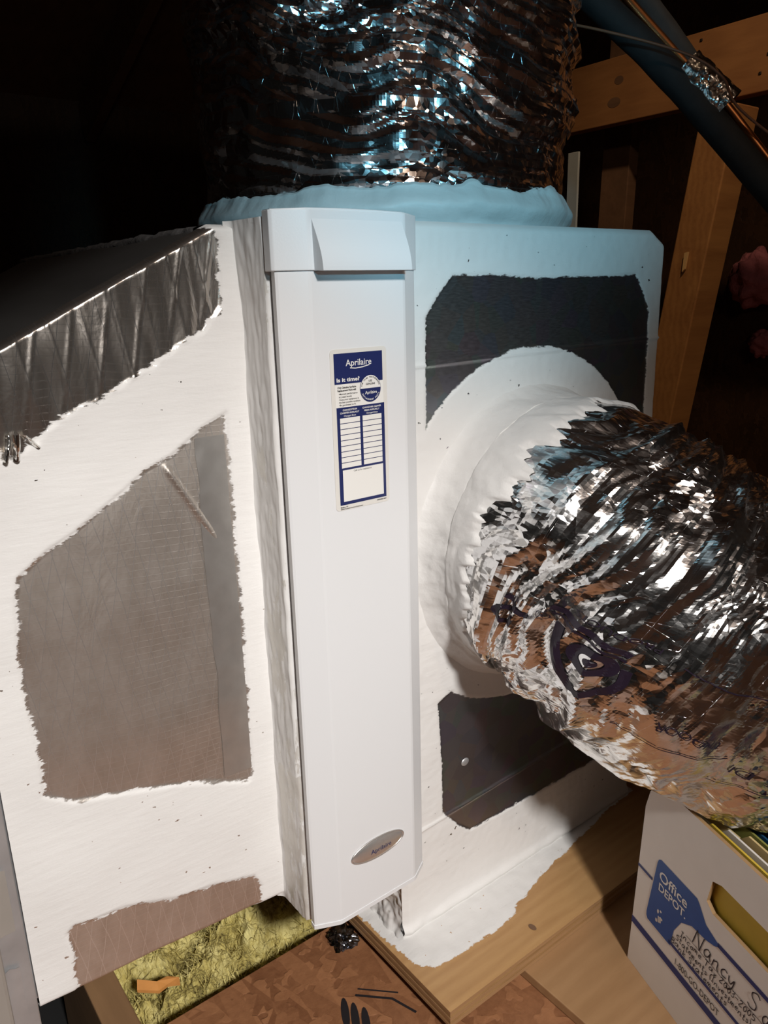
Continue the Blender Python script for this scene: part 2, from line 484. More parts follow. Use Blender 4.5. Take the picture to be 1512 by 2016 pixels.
M['osb'] = osb('oriented_strand_board', (0.36, 0.165, 0.075), (0.16, 0.062, 0.026))
M['osb_dark'] = osb('unlit_strand_board', (0.075, 0.038, 0.018), (0.03, 0.014, 0.007))  # strand board darkened in its colour, so the far walls look unlit

M['carton'] = simple('white_carton', (0.80, 0.745, 0.69), 0.6, 0, 0.05, 0.1, 30)
M['kraft'] = simple('kraft_board', (0.36, 0.22, 0.10), 0.8, 0, 0.2, 0.3, 120)
M['depot_blue'] = simple('blue_print', (0.010, 0.075, 0.30), 0.5, 0, 0.1, 0, 90)
M['line_blue'] = simple('dark_blue_print', (0.012, 0.03, 0.16), 0.5)
M['marker'] = simple('marker_ink', (0.02, 0.018, 0.03), 0.5)
M['purple'] = simple('purple_print', (0.016, 0.009, 0.020), 0.4)
M['foam'] = simple('black_foam', (0.030, 0.031, 0.033), 0.75, 0, 0.3, 0.4, 60, 0.002)
M['foam_grey'] = simple('grey_foam', (0.085, 0.085, 0.085), 0.7, 0, 0.3, 0.4, 50, 0.002)
M['copper'] = simple('copper_tube', (0.60, 0.24, 0.09), 0.35, 1.0, 0.25, 0, 40)
M['wire'] = simple('brown_wire', (0.25, 0.11, 0.06), 0.5)
M['nail'] = simple('nail_steel', (0.05, 0.04, 0.035), 0.5, 0.6)
M['galv'] = simple('galvanised_strip', (0.52, 0.52, 0.53), 0.5, 0.7, 0.3, 0.2, 26, 0.001)
M['casing'] = simple('grey_casing', (0.34, 0.31, 0.28), 0.5, 0.2, 0.12, 0.1, 18)
M['grey_tape'] = simple('grey_foil_tape', (0.72, 0.70, 0.67), 0.38, 0.9, 0.12, 0.15, 70, 0.001)
M['black'] = simple('black_void_shade', (0.012, 0.012, 0.012), 0.9)
M['pink'] = simple('pink_fibre', (0.50, 0.17, 0.20), 0.95, 0, 0.25, 0.8, 60, 0.01)
M['pale_sheet'] = simple('pale_painted_sheet', (0.45, 0.5, 0.5), 0.5, 0, 0.15, 0.1, 30)
M['manila'] = simple('manila_card', (0.62, 0.47, 0.22), 0.65, 0, 0.08, 0, 60)
M['yellow'] = simple('yellow_card', (0.62, 0.44, 0.05), 0.6, 0, 0.1, 0, 60)
M['olive'] = simple('olive_card', (0.30, 0.30, 0.07), 0.65, 0, 0.1, 0, 60)
M['blue'] = simple('blue_card', (0.015, 0.09, 0.20), 0.6)
M['navy_card'] = simple('navy_card', (0.012, 0.02, 0.07), 0.6)
M['maroon'] = simple('maroon_card', (0.16, 0.012, 0.03), 0.6)
M['paper'] = simple('white_paper', (0.72, 0.68, 0.63), 0.6, 0, 0.04, 0, 50)
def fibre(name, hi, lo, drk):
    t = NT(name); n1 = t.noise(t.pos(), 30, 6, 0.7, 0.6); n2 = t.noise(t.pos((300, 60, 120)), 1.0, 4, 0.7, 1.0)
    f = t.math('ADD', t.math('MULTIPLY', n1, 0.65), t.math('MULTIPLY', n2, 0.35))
    c = t.ramp(f, [(0.37, drk), (0.46, lo), (0.60, hi)])  # darkest stop: stains, and the shade between tufts put into the colour
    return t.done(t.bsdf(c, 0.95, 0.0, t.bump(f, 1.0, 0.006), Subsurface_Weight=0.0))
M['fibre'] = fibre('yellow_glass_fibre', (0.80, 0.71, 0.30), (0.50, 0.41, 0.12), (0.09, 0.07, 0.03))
M['splinter'] = simple('orange_splinter', (0.62, 0.27, 0.07), 0.6, 0, 0.2)

# ------------------------------------------------------------------ the setting
def osb_slab(name, lo, hi, label): return struct(box(name, lo, hi, M['osb'], None, 0.001), label)
# strand board deck: open joist bay left of the platform
fl = osb_slab('floor', (-2.6, -3.2, -0.018), (3.4, 0.152, 0.0), 'reddish brown strand board attic floor')
fr = box('floor_sheet', (0.105, 0.155, -0.018), (3.4, 3.0, 0.0), M['osb'], fl, 0.001)
fb = box('floor_sheet', (-2.6, 0.42, -0.018), (0.100, 3.0, 0.0), M['osb'], fl, 0.001)
box('bay_shade', (-2.6, 0.10, -0.24), (0.5, 0.5, -0.22), M['black'], fl)  # bottom of the open bay, its shade painted as black
# stamped letters on the strand board, cut off by the frame
st = []
for k, (x0, y0) in enumerate(((0.020, 0.044), (0.030, 0.036), (0.041, 0.028))):
    st.append(ell2d(x0, y0 - 0.010, 0.0045, 0.020, 16))
V, F = merge2d(st)
a = math.radians(-28); c0 = np.array([0.03, 0.03])
V = (V - c0) @ np.array([[math.cos(a), -math.sin(a)], [math.sin(a), math.cos(a)]]).T + c0
flat('black_stamp', (V, F), lambda v: np.column_stack([v, np.full(len(v), 0.0006)]), M['ink'], fl)
V, F = merge2d([stroke2d([(0.045, 0.05), (0.075, 0.02), (0.085, -0.01)], 0.003), stroke2d([(0.052, 0.055), (0.085, 0.022)], 0.002)])
flat('black_stamp', (V, F), lambda v: np.column_stack([v, np.full(len(v), 0.0006)]), M['ink'], fl)

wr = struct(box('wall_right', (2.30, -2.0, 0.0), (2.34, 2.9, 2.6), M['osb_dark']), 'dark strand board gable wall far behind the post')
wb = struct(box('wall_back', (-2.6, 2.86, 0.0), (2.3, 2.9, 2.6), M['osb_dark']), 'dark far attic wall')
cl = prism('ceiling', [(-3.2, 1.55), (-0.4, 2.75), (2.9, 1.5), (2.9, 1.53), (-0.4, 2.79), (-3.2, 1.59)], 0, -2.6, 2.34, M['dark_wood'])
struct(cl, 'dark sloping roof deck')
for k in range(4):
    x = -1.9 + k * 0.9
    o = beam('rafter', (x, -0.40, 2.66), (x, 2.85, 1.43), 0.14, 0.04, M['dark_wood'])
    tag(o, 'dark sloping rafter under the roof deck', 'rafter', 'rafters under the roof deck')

# joist and fibre in the open bay
j = box('floor_joist', (-0.193, 0.155, -0.215), (-0.158, 0.415, -0.004), M['joist'], None, 0.002)
tag(j, 'brown floor joist between dark gap and yellow insulation', 'joist')

def bay_height(x, y):
    wx = x + 0.012 * perlin(x * 25, y * 25, 9.0); wy = y + 0.012 * perlin(x * 25, y * 25, 4.0)
    h = -0.018 + 0.042 * perlin(wx * 13, wy * 13, 3.1) - 0.040 * np.abs(perlin(wx * 22 + 9, wy * 22, 1.7)) + 0.016 * perlin(wx * 52, wy * 52, 5.5)
    return h + 0.008 * perlin(wx * 115, wy * 115, 2.5) + 0.004 * perlin(x * 240, y * 240, 6.5)
def insulation():
    nx, ny = 260, 240
    x = np.linspace(-0.156, 0.100, nx)[:, None] + np.zeros((1, ny)); y = np.linspace(0.158, 0.412, ny)[None] + np.zeros((nx, 1))
    h = bay_height(x, y)
    edge = np.clip((y - 0.160 - 0.022 * (0.6 + perlin(x * 28, 0.5, 0.2))) / 0.03, 0, 1)
    h = h - 0.09 * (1 - edge) ** 2 + 0.012 * np.clip((x + 0.02) / 0.1, 0, 1)
    h = np.minimum(h, 0.02)
    return grid_mesh('fibre_mat', np.stack([x, y, h], -1))
ins = empty('insulation_batt', (-0.03, 0.28, -0.05), 'torn yellow glass fibre insulation in the open floor bay', 'insulation')
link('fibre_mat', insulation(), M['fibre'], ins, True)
# loose glass fibres, too many to count
rs = random.Random(5); V, F = [], []
for k in range(2600):
    p = Vector((rs.uniform(-0.15, 0.095), rs.uniform(0.185, 0.31), 0))
    p.z = float(bay_height(p.x, p.y))
    d = Vector((rs.gauss(0, 1), rs.gauss(0, 1), rs.gauss(0.2, 0.5))).normalized(); L = rs.uniform(0.008, 0.026)
    q = p + d * L * 0.5 + Vector((rs.gauss(0, .003), rs.gauss(0, .003), abs(rs.gauss(0, .004)))); r = p + d * L
    s = d.cross(Vector((0, 0, 1))).normalized() * rs.uniform(0.0003, 0.0007)
    b = len(V); V += [p - s, p + s, q - s, q + s, r]; F += [(b, b + 1, b + 3, b + 2), (b + 2, b + 3, b + 4)]
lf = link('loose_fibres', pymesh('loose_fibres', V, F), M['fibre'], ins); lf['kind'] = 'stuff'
V = [(-0.150, .203, .012), (-0.146, .213, .016), (-0.128, .2, .012), (-0.115, .203, .008), (-0.103, .197, .004), (-0.105, .190, .003), (-0.118, .194, .006), (-0.13, .19, .008)]
V2 = [(a_, b_, c_ - .004) for a_, b_, c_ in V]
tag(link('wood_splinter', pymesh('wood_splinter', V + V2, [tuple(range(8)), tuple(range(15, 7, -1))] + [(i, i + 8, (i + 1) % 8 + 8, (i + 1) % 8) for i in range(8)]), M['splinter']),
    'orange wood splinter lying on the yellow insulation', 'splinter')

# ------------------------------------------------------------------ plywood platform and the sheet under it
sh = box('plywood_sheet', (0.210, -0.95, 0.0005), (1.5, 0.148, 0.0125), M['ply2'], None, 0.0012)
tag(sh, 'lower plywood sheet under the carton and the platform', 'plywood')
pf = empty('plywood_platform', (0.45, 0.3, 0.0125), 'plywood platform under the right sheet metal box, half smeared with white paint', 'platform')
nx, ny = 180, 110
x = np.linspace(0.094, 0.85, nx)[:, None] + np.zeros((1, ny)); y = np.linspace(-0.056, 0.40, ny)[None] + np.zeros((nx, 1))
pl = [(0.085, 0.5), (0.098, 0.06), (0.106, 0.01), (0.122, -0.006), (0.178, -0.010), (0.240, -0.008), (0.268, 0.004), (0.30, 0.012), (0.36, 0.023), (0.43, 0.033), (0.50, 0.045), (0.56, 0.048), (0.6, 0.5)]
sd = sdf_poly(x, y, pl)
z = 0.035 + 0.0012 * np.clip(sd / 0.003, 0, 1) + 0.0012 * perlin(x * 60, y * 60, 1) * (sd > 0)
z[0, :] = 0.0345; z[:, 0] = 0.0345
me = grid_mesh('top_veneer', np.stack([x, y, z], -1)); attr(me, 'paint', sd)
link('top_veneer', me, M['platform'], pf, True)
for k, (z0, z1) in enumerate(((0.0130, 0.0170), (0.0172, 0.0212), (0.0214, 0.0255), (0.0257, 0.0298), (0.0300, 0.0342))):
    dx = 0.0004 * (k % 2)
    box('ply', (0.094 + dx, -0.056 + dx, z0), (0.85, 0.40, z1), M['ply_edge'] if k % 2 else M['ply2'], pf)
pf_knot = flat('knot', ell2d(0.246, -0.012 - 0.022, 0.0035, 0.0055, 14), lambda v: np.column_stack([v, np.full(len(v), 0.0358)]), M['dark_wood'], pf)

# ------------------------------------------------------------------ left transition duct (foil faced)
td = empty('transition_duct', (-0.15, 0.3, 0.165), 'foil faced sloping duct at left, broadly smeared with white paint', 'duct')
def ztop(x): return np.minimum(0.8177 + 0.507 * (x + 0.0588), 0.824)
XL, XR, YF = -0.264, -0.024, 0.067
nx, nz = 150, 360
u = np.linspace(0, 1, nx)[:, None]; v = np.linspace(0, 1, nz)[None]
X = XL + (XR - XL) * u + 0 * v
zb = 0.166 + 0.010 * (1 - u)
Z = zb + (ztop(X) - zb) * v
foil_top = [(-0.30, 0.80), (-0.10, 0.83), (-0.0455, 0.8199), (-0.0413, 0.8085), (-0.0440, 0.78), (-0.0452, 0.7613), (-0.0618, 0.7420), (-0.0846, 0.7312), (-0.1072, 0.7170), (-0.1286, 0.7070), (-0.1496, 0.6954), (-0.1653, 0.6913), (-0.1931, 0.6756), (-0.1993, 0.6689), (-0.2113, 0.6705), (-0.2252, 0.6687), (-0.30, 0.64)]
tuft = [(-0.2251, 0.69), (-0.2233, 0.6592), (-0.2132, 0.6577), (-0.2050, 0.6659), (-0.20, 0.69)]
panel = [(-0.0477, 0.6722), (-0.0695, 0.6619), (-0.0983, 0.6425), (-0.1208, 0.6333), (-0.1432, 0.6183), (-0.1607, 0.6071), (-0.1820, 0.5929), (-0.2022, 0.5830), (-0.2257, 0.5663), (-0.2303, 0.5450), (-0.2337, 0.5040), (-0.2343, 0.4605), (-0.2314, 0.4138), (-0.2324, 0.3789), (-0.2121, 0.3644), (-0.1703, 0.3549), (-0.1249, 0.3445), (-0.0912, 0.3320), (-0.0553, 0.3169), (-0.0507, 0.3251), (-0.0514, 0.3643), (-0.0489, 0.5187), (-0.0482, 0.6126)]
lower = [(-0.2328, 0.2393), (-0.2279, 0.2443), (-0.2152, 0.2419), (-0.1840, 0.2396), (-0.1375, 0.2236), (-0.1018, 0.2189), (-0.0586, 0.2068), (-0.0522, 0.1927), (-0.0525, 0.1742), (-0.0784, 0.166), (-0.0784, 0.10), (-0.20, 0.10), (-0.2322, 0.1760), (-0.2322, 0.1949), (-0.2289, 0.2204)]
ex = np.maximum.reduce([sdf_poly(X, Z, foil_top), sdf_poly(X, Z, panel), sdf_poly(X, Z, lower), sdf_poly(X, Z, tuft)])
sd = -ex
Y = YF + 0.010 * (1 - u) + 0 * v
Y = Y - 0.0015 * np.clip(sd / 0.003, 0, 1) - 0.0006 * perlin(X * 28, Z * 20, 2.0) * (sd > 0)
fold = perlin(X * 40 + Z * 6, Z * 9, 4.0)
tri_ = lambda p: np.abs((p % 1.0) * 2 - 1) * 2 - 1
cre = np.maximum(0, tri_((X * 0.985 + Z * 0.17) / 0.025) - 0.72) + np.maximum(0, tri_((X * 0.975 - Z * 0.22) / 0.025) - 0.72)
Y = Y - np.where(Z > 0.62 + 0.5 * (X + 0.2), 1, 0) * (0.0020 * np.abs(fold) + 0.001 * perlin(X * 90, Z * 20, 1.0) + 0.005 * cre * (0.5 + 0.5 * perlin(X * 20, Z * 20, 6.0))) * (sd < 0.002)
Y = Y - 0.0022 * perlin(X * 11, Z * 11, 8.0)                                  # slack of the facing
wrk = np.exp(-((X + 0.085 + 0.55 * (Z - 0.60)) / 0.0025) ** 2) * np.clip((Z - 0.56) / 0.02, 0, 1) * np.clip((0.64 - Z) / 0.01, 0, 1)
Y = Y - 0.003 * wrk * (ex > 0)
Y = Y + 0.012 * np.clip((v - 0.993) / 0.007, 0, 1) ** 2 + 0.010 * np.clip((0.012 - v) / 0.012, 0, 1) ** 2   # rolled edges
me = grid_mesh('front_facing', np.stack([X, Y, Z], -1)); attr(me, 'paint', sd); attr(me, 'band', (Z > 0.62 + 0.5 * (X + 0.2)).astype(float))
o = link('front_facing', me, M['duct_front'], td, True)
Xt = np.linspace(-0.078, -0.0505, 12)[:, None] + np.zeros((1, 120)); Zt = np.linspace(0.330, 0.655, 120)[None] + np.zeros((12, 1))
ut = (Xt - XL) / (XR - XL)
Yt = YF + 0.010 * (1 - ut) - 0.0022 * perlin(Xt * 11, Zt * 11, 8.0) - 0.0007 - 0.0003 * perlin(Xt * 90, Zt * 60, 1.0)
Xt = Xt + 0.002 * perlin(Zt * 30, 0.5, 1.0) * (Xt < -0.07)
link('foil_tape_strip', grid_mesh('foil_tape_strip', np.stack([Xt, Yt, Zt], -1)), M['grey_tape'], td, True)
# sloping top sheet, going back from the front edge
nx, ny = 60, 60
X2 = np.linspace(XL - 0.02, -0.050, nx)[:, None] + np.zeros((1, ny)); Y2 = np.linspace(YF + 0.012, 0.64, ny)[None] + np.zeros((nx, 1))
Z2 = ztop(X2) - 0.001 + 0.002 * perlin(X2 * 9, Y2 * 9, 3.3)
me = grid_mesh('top_sheet', np.stack([X2, Y2, Z2], -1)); attr(me, 'paint', np.full(nx * ny, -0.2) + 0.195 * (np.abs(perlin(X2 * 60, Y2 * 90, 7)) > 0.93).ravel())
t = NT('dull_dark_foil'); nz_ = t.noise(t.pos((14, 3, 14)), 1.0, 4)
M['top_sheet'] = t.done(t.bsdf(t.mixc(nz_, (0.16, 0.155, 0.15), (0.34, 0.33, 0.32)), 0.40, 0.9, t.bump(nz_, 0.15, 0.003)))
link('top_sheet', me, M['top_sheet'], td, True)
# flange lip with a bead of mastic at the tall end
n = 120
yy = np.linspace(YF + 0.016, 0.64, n)
P = np.zeros((n, 8, 3))
for k, (dx, dz) in enumerate(((-0.006, -0.012), (-0.008, -0.003), (-0.008, 0.001), (-0.004, 0.004), (0.006, 0.005), (0.012, 0.004), (0.014, 0.0), (0.012, -0.012))):
    P[:, k, 0] = -0.048 + dx + 0.0018 * perlin(yy * 60, k * 1.3, 0.5); P[:, k, 1] = yy
    P[:, k, 2] = 0.819 + dz + 0.0022 * perlin(yy * 70, k * 2.1, 3.5)
bm_me = grid_mesh('flange_lip', P, True)
link('flange_lip', bm_me, M['lip'], td, True)
# torn strips of facing hanging into the paint at the far left
for k, (x0, z0, x1, z1, wd) in enumerate(((-0.218, 0.676, -0.2225, 0.657, 0.004), (-0.213, 0.676, -0.2145, 0.656, 0.005), (-0.208, 0.675, -0.1985, 0.664, 0.004))):
    t_ = np.linspace(0, 1, 7); cxs = x0 + (x1 - x0) * t_; czs = z0 + (z1 - z0) * t_
    P = np.zeros((7, 5, 3))
    for q in range(5):
        a = (q / 4 - 0.5); P[:, q, 0] = cxs + a * wd; P[:, q, 2] = czs; P[:, q, 1] = YF + 0.004 - 0.004 * (1 - (2 * a) ** 2) - 0.003 * np.sin(t_ * 3 + k)
    link('torn_strip', grid_mesh('torn_strip', P), M['foil_tape'], td, True)
# the body behind the facing
prism('sheet_body', [(XL, 0.178), (XR - 0.02, 0.170), (XR - 0.02, 0.815), (-0.062, 0.808), (XL, 0.700)], 1, YF + 0.022, 0.64, M['galv'], td)

# furnace casing with its galvanised flange, cut by the left edge of the picture
fu = empty('furnace', (-0.45, 0.3, 0.0), 'grey furnace casing with galvanised flange at the far left edge', 'furnace')
box('casing', (-0.80, 0.062, 0.0), (-0.286, 0.64, 0.69), M['casing'], fu, 0.003)
box('flange', (-0.292, 0.074, 0.03), (-0.2655, 0.10, 0.69), M['galv'], fu, 0.001)
box('flange_web', (-0.30, 0.102, 0.03), (-0.2665, 0.64, 0.690), M['galv'], fu, 0.001)
for k, (z0, z1, x0) in enumerate(((0.05, 0.155, -0.289), (0.175, 0.235, -0.293), (0.27, 0.33, -0.291), (0.40, 0.52, -0.292))):
    nseg = 8; P = np.zeros((nseg, 6, 3))
    for i in range(nseg):
        for q in range(6):
            P[i, q] = (x0 + 0.019 * q / 5, 0.0722 - 0.0012 * abs(float(perlin(i * .9 + k, q * .8, 2.2))) - 0.0006 * k, z0 + (z1 - z0) * i / (nseg - 1) + 0.003 * float(perlin(q, k, i * .1)))
    link('foil_tape_patch', grid_mesh('foil_tape_patch', P), M['galv'] if k % 2 else M['casing'], fu, True)

# ------------------------------------------------------------------ air cleaner
ac = empty('air_cleaner', (0.05, 0.2, 0.165), 'tall white air cleaner with faceted door, blue sticker and oval badge', 'air cleaner')
# housing: its painted left side stands proud of the duct face
ny, nz = 40, 260
v = np.linspace(0, 1, nz)[None]; u = np.linspace(0, 1, ny)[:, None]
Yh = 0.0225 + (0.072 - 0.0225) * u + 0 * v; Zh = 0.166 + (0.826 - 0.166) * v + 0 * u
Xh = -0.0262 - 0.0009 * perlin(Yh * 90, Zh * 18, 1.0) - 0.0007 * perlin(Yh * 200, Zh * 60, 5.0) - 0.005 * np.clip((u - 0.82) / 0.18, 0, 1) ** 2
Xh = Xh + 0.006 * np.clip((0.05 - u) / 0.05, 0, 1) - 0.004 * np.clip((v - 0.9) / 0.1, 0, 1) * u
me = grid_mesh('painted_side', np.stack([Xh, Yh, Zh], -1))
attr(me, 'paint', 0.004 + 0.014 * perlin(Yh * 60, Zh * 12, 9.0) + 0.010 * (u > 0.75) + 0.004 * (v > 0.55) - 0.006 * (v < 0.25))
link('painted_side', me, M['housing'], ac, True)
box('housing', (-0.0225, 0.0225, 0.168), (0.114, 0.60, 0.824), M['galv'], ac, 0.002)
box('gasket', (-0.0205, 0.0175, 0.170), (0.1125, 0.0232, 0.822), M['gasket'], ac)
# door: one folded sheet with three facets
DP = [(-0.0235, 0.0185), (-0.0245, 0.0115), (-0.0225, 0.0102), (-0.0012, 0.0006), (0.0015, 0.0), (0.0928, 0.0), (0.0955, 0.0006), (0.1135, 0.0112), (0.1155, 0.0125), (0.1155, 0.0185)]
def shell(prof, inset):      # inner offset towards +y
    return prof + [(min(max(x, -0.0215), 0.1135), max(y + inset, inset)) for x, y in prof[::-1]]
dn = prism('door_panel', shell(DP, 0.002), 2, 0.1655, 0.7860, M['door'], ac)
lip = [(x + (0.0006 if x > 0.05 else -0.0006), y - 0.0005) for x, y in DP]
prism('door_lip', shell(lip, 0.003), 2, 0.1645, 0.1690, M['door'], dn)
# cap with the handle bulge
CP = [(-0.0265, 0.0225), (-0.0275, 0.0112), (-0.0255, 0.0094), (-0.0012, -0.0012), (0.0015, -0.0018), (0.0928, -0.0018), (0.0955, -0.0012), (0.1155, 0.0106), (0.1180, 0.0125), (0.1185, 0.0225)]
cp = prism('door_cap', CP, 2, 0.7855, 0.8300, M['cap'], ac, 0.0007)
# curved crown on top of the cap
crown = []
n = 24
P = np.zeros((n, 6, 3))
for i in range(n):
    t_ = i / (n - 1); xx = -0.0262 + t_ * (0.1172 + 0.0262)
    yf = np.interp(xx, [-0.0255, -0.0012, 0.0945, 0.1165], [0.0100, -0.0008, -0.0008, 0.0118])
    zt = 0.8303 + 0.0016 * (1 - (2 * t_ - 1) ** 2)
    P[i] = [(xx, yf, 0.8285), (xx, yf, zt - 0.0006), (xx, yf + 0.0006, zt), (xx, 0.0215, zt), (xx, 0.0222, zt - 0.001), (xx, 0.0222, 0.8285)]
link('cap_crown', grid_mesh('cap_crown', P, True), M['cap'], cp, True)
# handle: a wedge leaning out towards its lower edge
n, k = 20, 14
P = np.zeros((n + 2, k + 4, 3))
xs0 = np.linspace(0.0030, 0.0905, n)
for i in range(n + 2):
    ii = min(max(i - 1, 0), n - 1); xx = xs0[ii]
    for j_ in range(k):
        t_ = j_ / (k - 1)
        z_ = 0.8235 - t_ * (0.8235 - 0.7852)
        bow = 0.0125 * math.sin(t_ * math.pi / 2) ** 1.1
        xl, xr = 0.0028 + 0.0008 * t_, 0.0912 + 0.0002 * t_
        x_ = xl + (xr - xl) * ii / (n - 1)
        P[i, j_ + 1] = (x_, -0.0019 - (bow if 0 < i < n + 1 else 0), z_)
    yb = P[i, k][1]
    P[i, 0] = P[i, 1]; P[i, k + 1] = (P[i, k][0], yb + 0.0012, 0.7848); P[i, k + 2] = (P[i, k][0], -0.0015, 0.7856); P[i, k + 3] = P[i, k + 2]
hd = link('handle', grid_mesh('handle', P), M['cap'], cp)

# sticker
Yst = lambda off: (lambda V, o=0.0: np.column_stack([V[:, 0], np.full(len(V), -off - o), V[:, 1]]))
stk = slab('maintenance_sticker', roundrect2d(0.0150, 0.5878, 0.0728, 0.7240, 0.0035), Yst(0.0001), 0.0003, M['sticker'], ac)
on1, on2, on3 = Yst(0.00055), Yst(0.0007), Yst(0.00085)
flat('blue_header', rect2d(0.0185, 0.6955, 0.0682, 0.7205), on1, M['navy'], stk)
flat('white_band', rect2d(0.0187, 0.6763, 0.0685, 0.6955), on1, M['print_white'], stk)
flat('blue_table', rect2d(0.0194, 0.5924, 0.0692, 0.6763), on1, M['navy'], stk)
cells = []
for x0, x1 in ((0.0224, 0.0428), (0.0456, 0.0658)):
    for r in range(9):
        zt = 0.6673 - r * 0.00479; cells.append(rect2d(x0, zt - 0.0042, x1, zt))
for c_ in cells: flat('row_field', c_, on2, M['print_white'], stk)
flat('contact_box', rect2d(0.0231, 0.5953, 0.0662, 0.6229), on2, M['print_white'], stk)
swoosh = stroke2d(np.array([(0.0345, 0.7083), (0.040, 0.7077), (0.047, 0.7082), (0.0545, 0.7096)]), 0.0008)
flat('header_lettering', merge2d([text2d('Aprilaire', 0.0302, 0.0566, 0.7100, 0.0052, 0.008), swoosh, text2d('Is it time?', 0.0206, 0.0438, 0.6975, 0.0031, 0.03)]), on2, M['print_white'], stk)
body = [text2d('Only Genuine Aprilaire', 0.0211, 0.0400, 0.6920, 0.0016, 0.03), text2d('Replacement Parts will:', 0.0211, 0.0400, 0.6896, 0.0016, 0.03)]
for k, (s, x1) in enumerate((('\u2022Maintain performance', .0412), ('at peak levels', .0352), ('\u2022Keep your equipment in', .0425), ('the best possible condition', .0438), ('\u2022Be guaranteed to fit', .0392))):
    body.append(text2d(s, 0.0222, x1, 0.6868 - k * 0.0023, 0.0014, 0.012))
body += [text2d('Call us for assistance', 0.0345, 0.0535, 0.6205, 0.0014, 0.015), text2d('Madison, WI', 0.0195, 0.0270, 0.5902, 0.0010, 0.02),
         text2d('\u00a92004 Research Products Corporation', 0.0195, 0.0430, 0.5886, 0.0010, 0.02), text2d('10003003 REV', 0.0585, 0.0690, 0.5902, 0.0010, 0.03)]
sp_ = flat('small_print', merge2d(body), on2, M['ink'], stk); sp_['kind'] = 'stuff'
tbl = [text2d('CHANGE STEAM', 0.0255, 0.0400, 0.6733, 0.0014, 0.02), text2d('CANISTER ANNUALLY', 0.0228, 0.0424, 0.6709, 0.0014, 0.02), text2d('Changed Date', 0.0265, 0.0388, 0.6684, 0.0013, 0.01),
       text2d('CHANGE AIR CLEANER', 0.0458, 0.0656, 0.6733, 0.0014, 0.02), text2d('MEDIA ANNUALLY', 0.0476, 0.0638, 0.6709, 0.0014, 0.02), text2d('Changed Date', 0.0498, 0.0618, 0.6684, 0.0013, 0.01)]
flat('table_lettering', merge2d(tbl), on2, M['print_white'], stk)
flat('seal_ring', ell2d(0.0548, 0.6897, 0.0110, 0.0115), on2, M['navy'], stk)
flat('seal_disc', ell2d(0.0548, 0.6897, 0.0106, 0.0111), on3, M['print_white'], stk)
on4, on5 = Yst(0.0010), Yst(0.00115)
flat('seal_half', ell2d(0.0548, 0.6900, 0.0106, 0.0114, 24, math.pi, 2 * math.pi), on4, M['navy'], stk)
flat('seal_name', text2d('Aprilaire', 0.0488, 0.0612, 0.6852, 0.0026, 0.008), on5, M['print_white'], stk)
def arc_text(s, cx_, cz_, r, a_mid, span, cap, inward=False):
    out = []; n = len(s)
    for i, ch in enumerate(s):
        if ch == ' ': continue
        f = (i + 0.5) / n - 0.5
        a = a_mid - f * span if not inward else a_mid + f * span
        V, F = text_me(ch, 0.03); V = V.copy(); V[:, 0] -= V[:, 0].mean(); V *= cap / 0.7
        ra = a - math.pi / 2 if not inward else a + math.pi / 2
        R_ = np.array([[math.cos(ra), -math.sin(ra)], [math.sin(ra), math.cos(ra)]])
        out.append((V @ R_.T + np.array([cx_ + r * math.cos(a), cz_ + r * math.sin(a)]), F))
    return merge2d(out)
flat('seal_small', merge2d([text2d('USE', None, None, 0.6953, 0.0016, 0.02, centre=0.0548), text2d('GENUINE', None, None, 0.6928, 0.0016, 0.02, centre=0.0548),
     arc_text('FOR PEAK PERFORMANCE', 0.0548, 0.6897, 0.0090, math.pi / 2, 2.7, 0.0012)]), on4, M['ink'], stk)
flat('seal_arc', arc_text('REPLACEMENT PARTS', 0.0548, 0.6897, 0.0100, -math.pi / 2, 2.3, 0.0012, True), on5, M['print_white'], stk)

# oval badge
def dome(name, cx_, cz_, rx, rz, y0, h, mat, parent, n=64, k=10, rim=0.0):
    P = np.zeros((k, n, 3)); th = np.linspace(0, 2 * np.pi, n, endpoint=False)
    for i in range(k):
        t_ = i / (k - 1); r_ = math.cos(t_ * math.pi / 2) ; hh = h * math.sin(t_ * math.pi / 2)
        r_ = max(r_, 0.001)
        P[i, :, 0] = cx_ + rx * r_ * np.cos(th); P[i, :, 2] = cz_ + rz * r_ * np.sin(th); P[i, :, 1] = y0 - hh
    return link(name, grid_mesh(name, P, True), mat, parent, True)
bd = dome('oval_badge', 0.0472, 0.2316, 0.0326, 0.0116, 0.0, 0.0034, M['chrome'], ac)
n = 64; th = np.linspace(0, 2 * np.pi, n, endpoint=False); P = np.zeros((8, n, 3))
for i in range(8):
    a = i / 8 * 2 * math.pi; q = 0.0010 * math.cos(a)
    P[i, :, 0] = 0.0472 + (0.0322 + q) * np.cos(th); P[i, :, 2] = 0.2316 + (0.0112 + q) * np.sin(th); P[i, :, 1] = -0.0006 - 0.0010 * math.sin(a)
P = np.concatenate([P, P[:1]], 0)
link('badge_rim', grid_mesh('badge_rim', P, True), M['chrome'], bd, True)
def on_badge(V, o=0.0):
    q = np.clip(((V[:, 0] - 0.0472) / 0.0326) ** 2 + ((V[:, 1] - 0.2316) / 0.0116) ** 2, 0, 0.98)
    return np.column_stack([V[:, 0], -0.0034 * np.sqrt(1 - q) - 0.0004, V[:, 1]])
flat('badge_lettering', text2d('Aprilaire', 0.0365, 0.0618, 0.2288, 0.0052, -0.005), on_badge, M['navy'], bd)

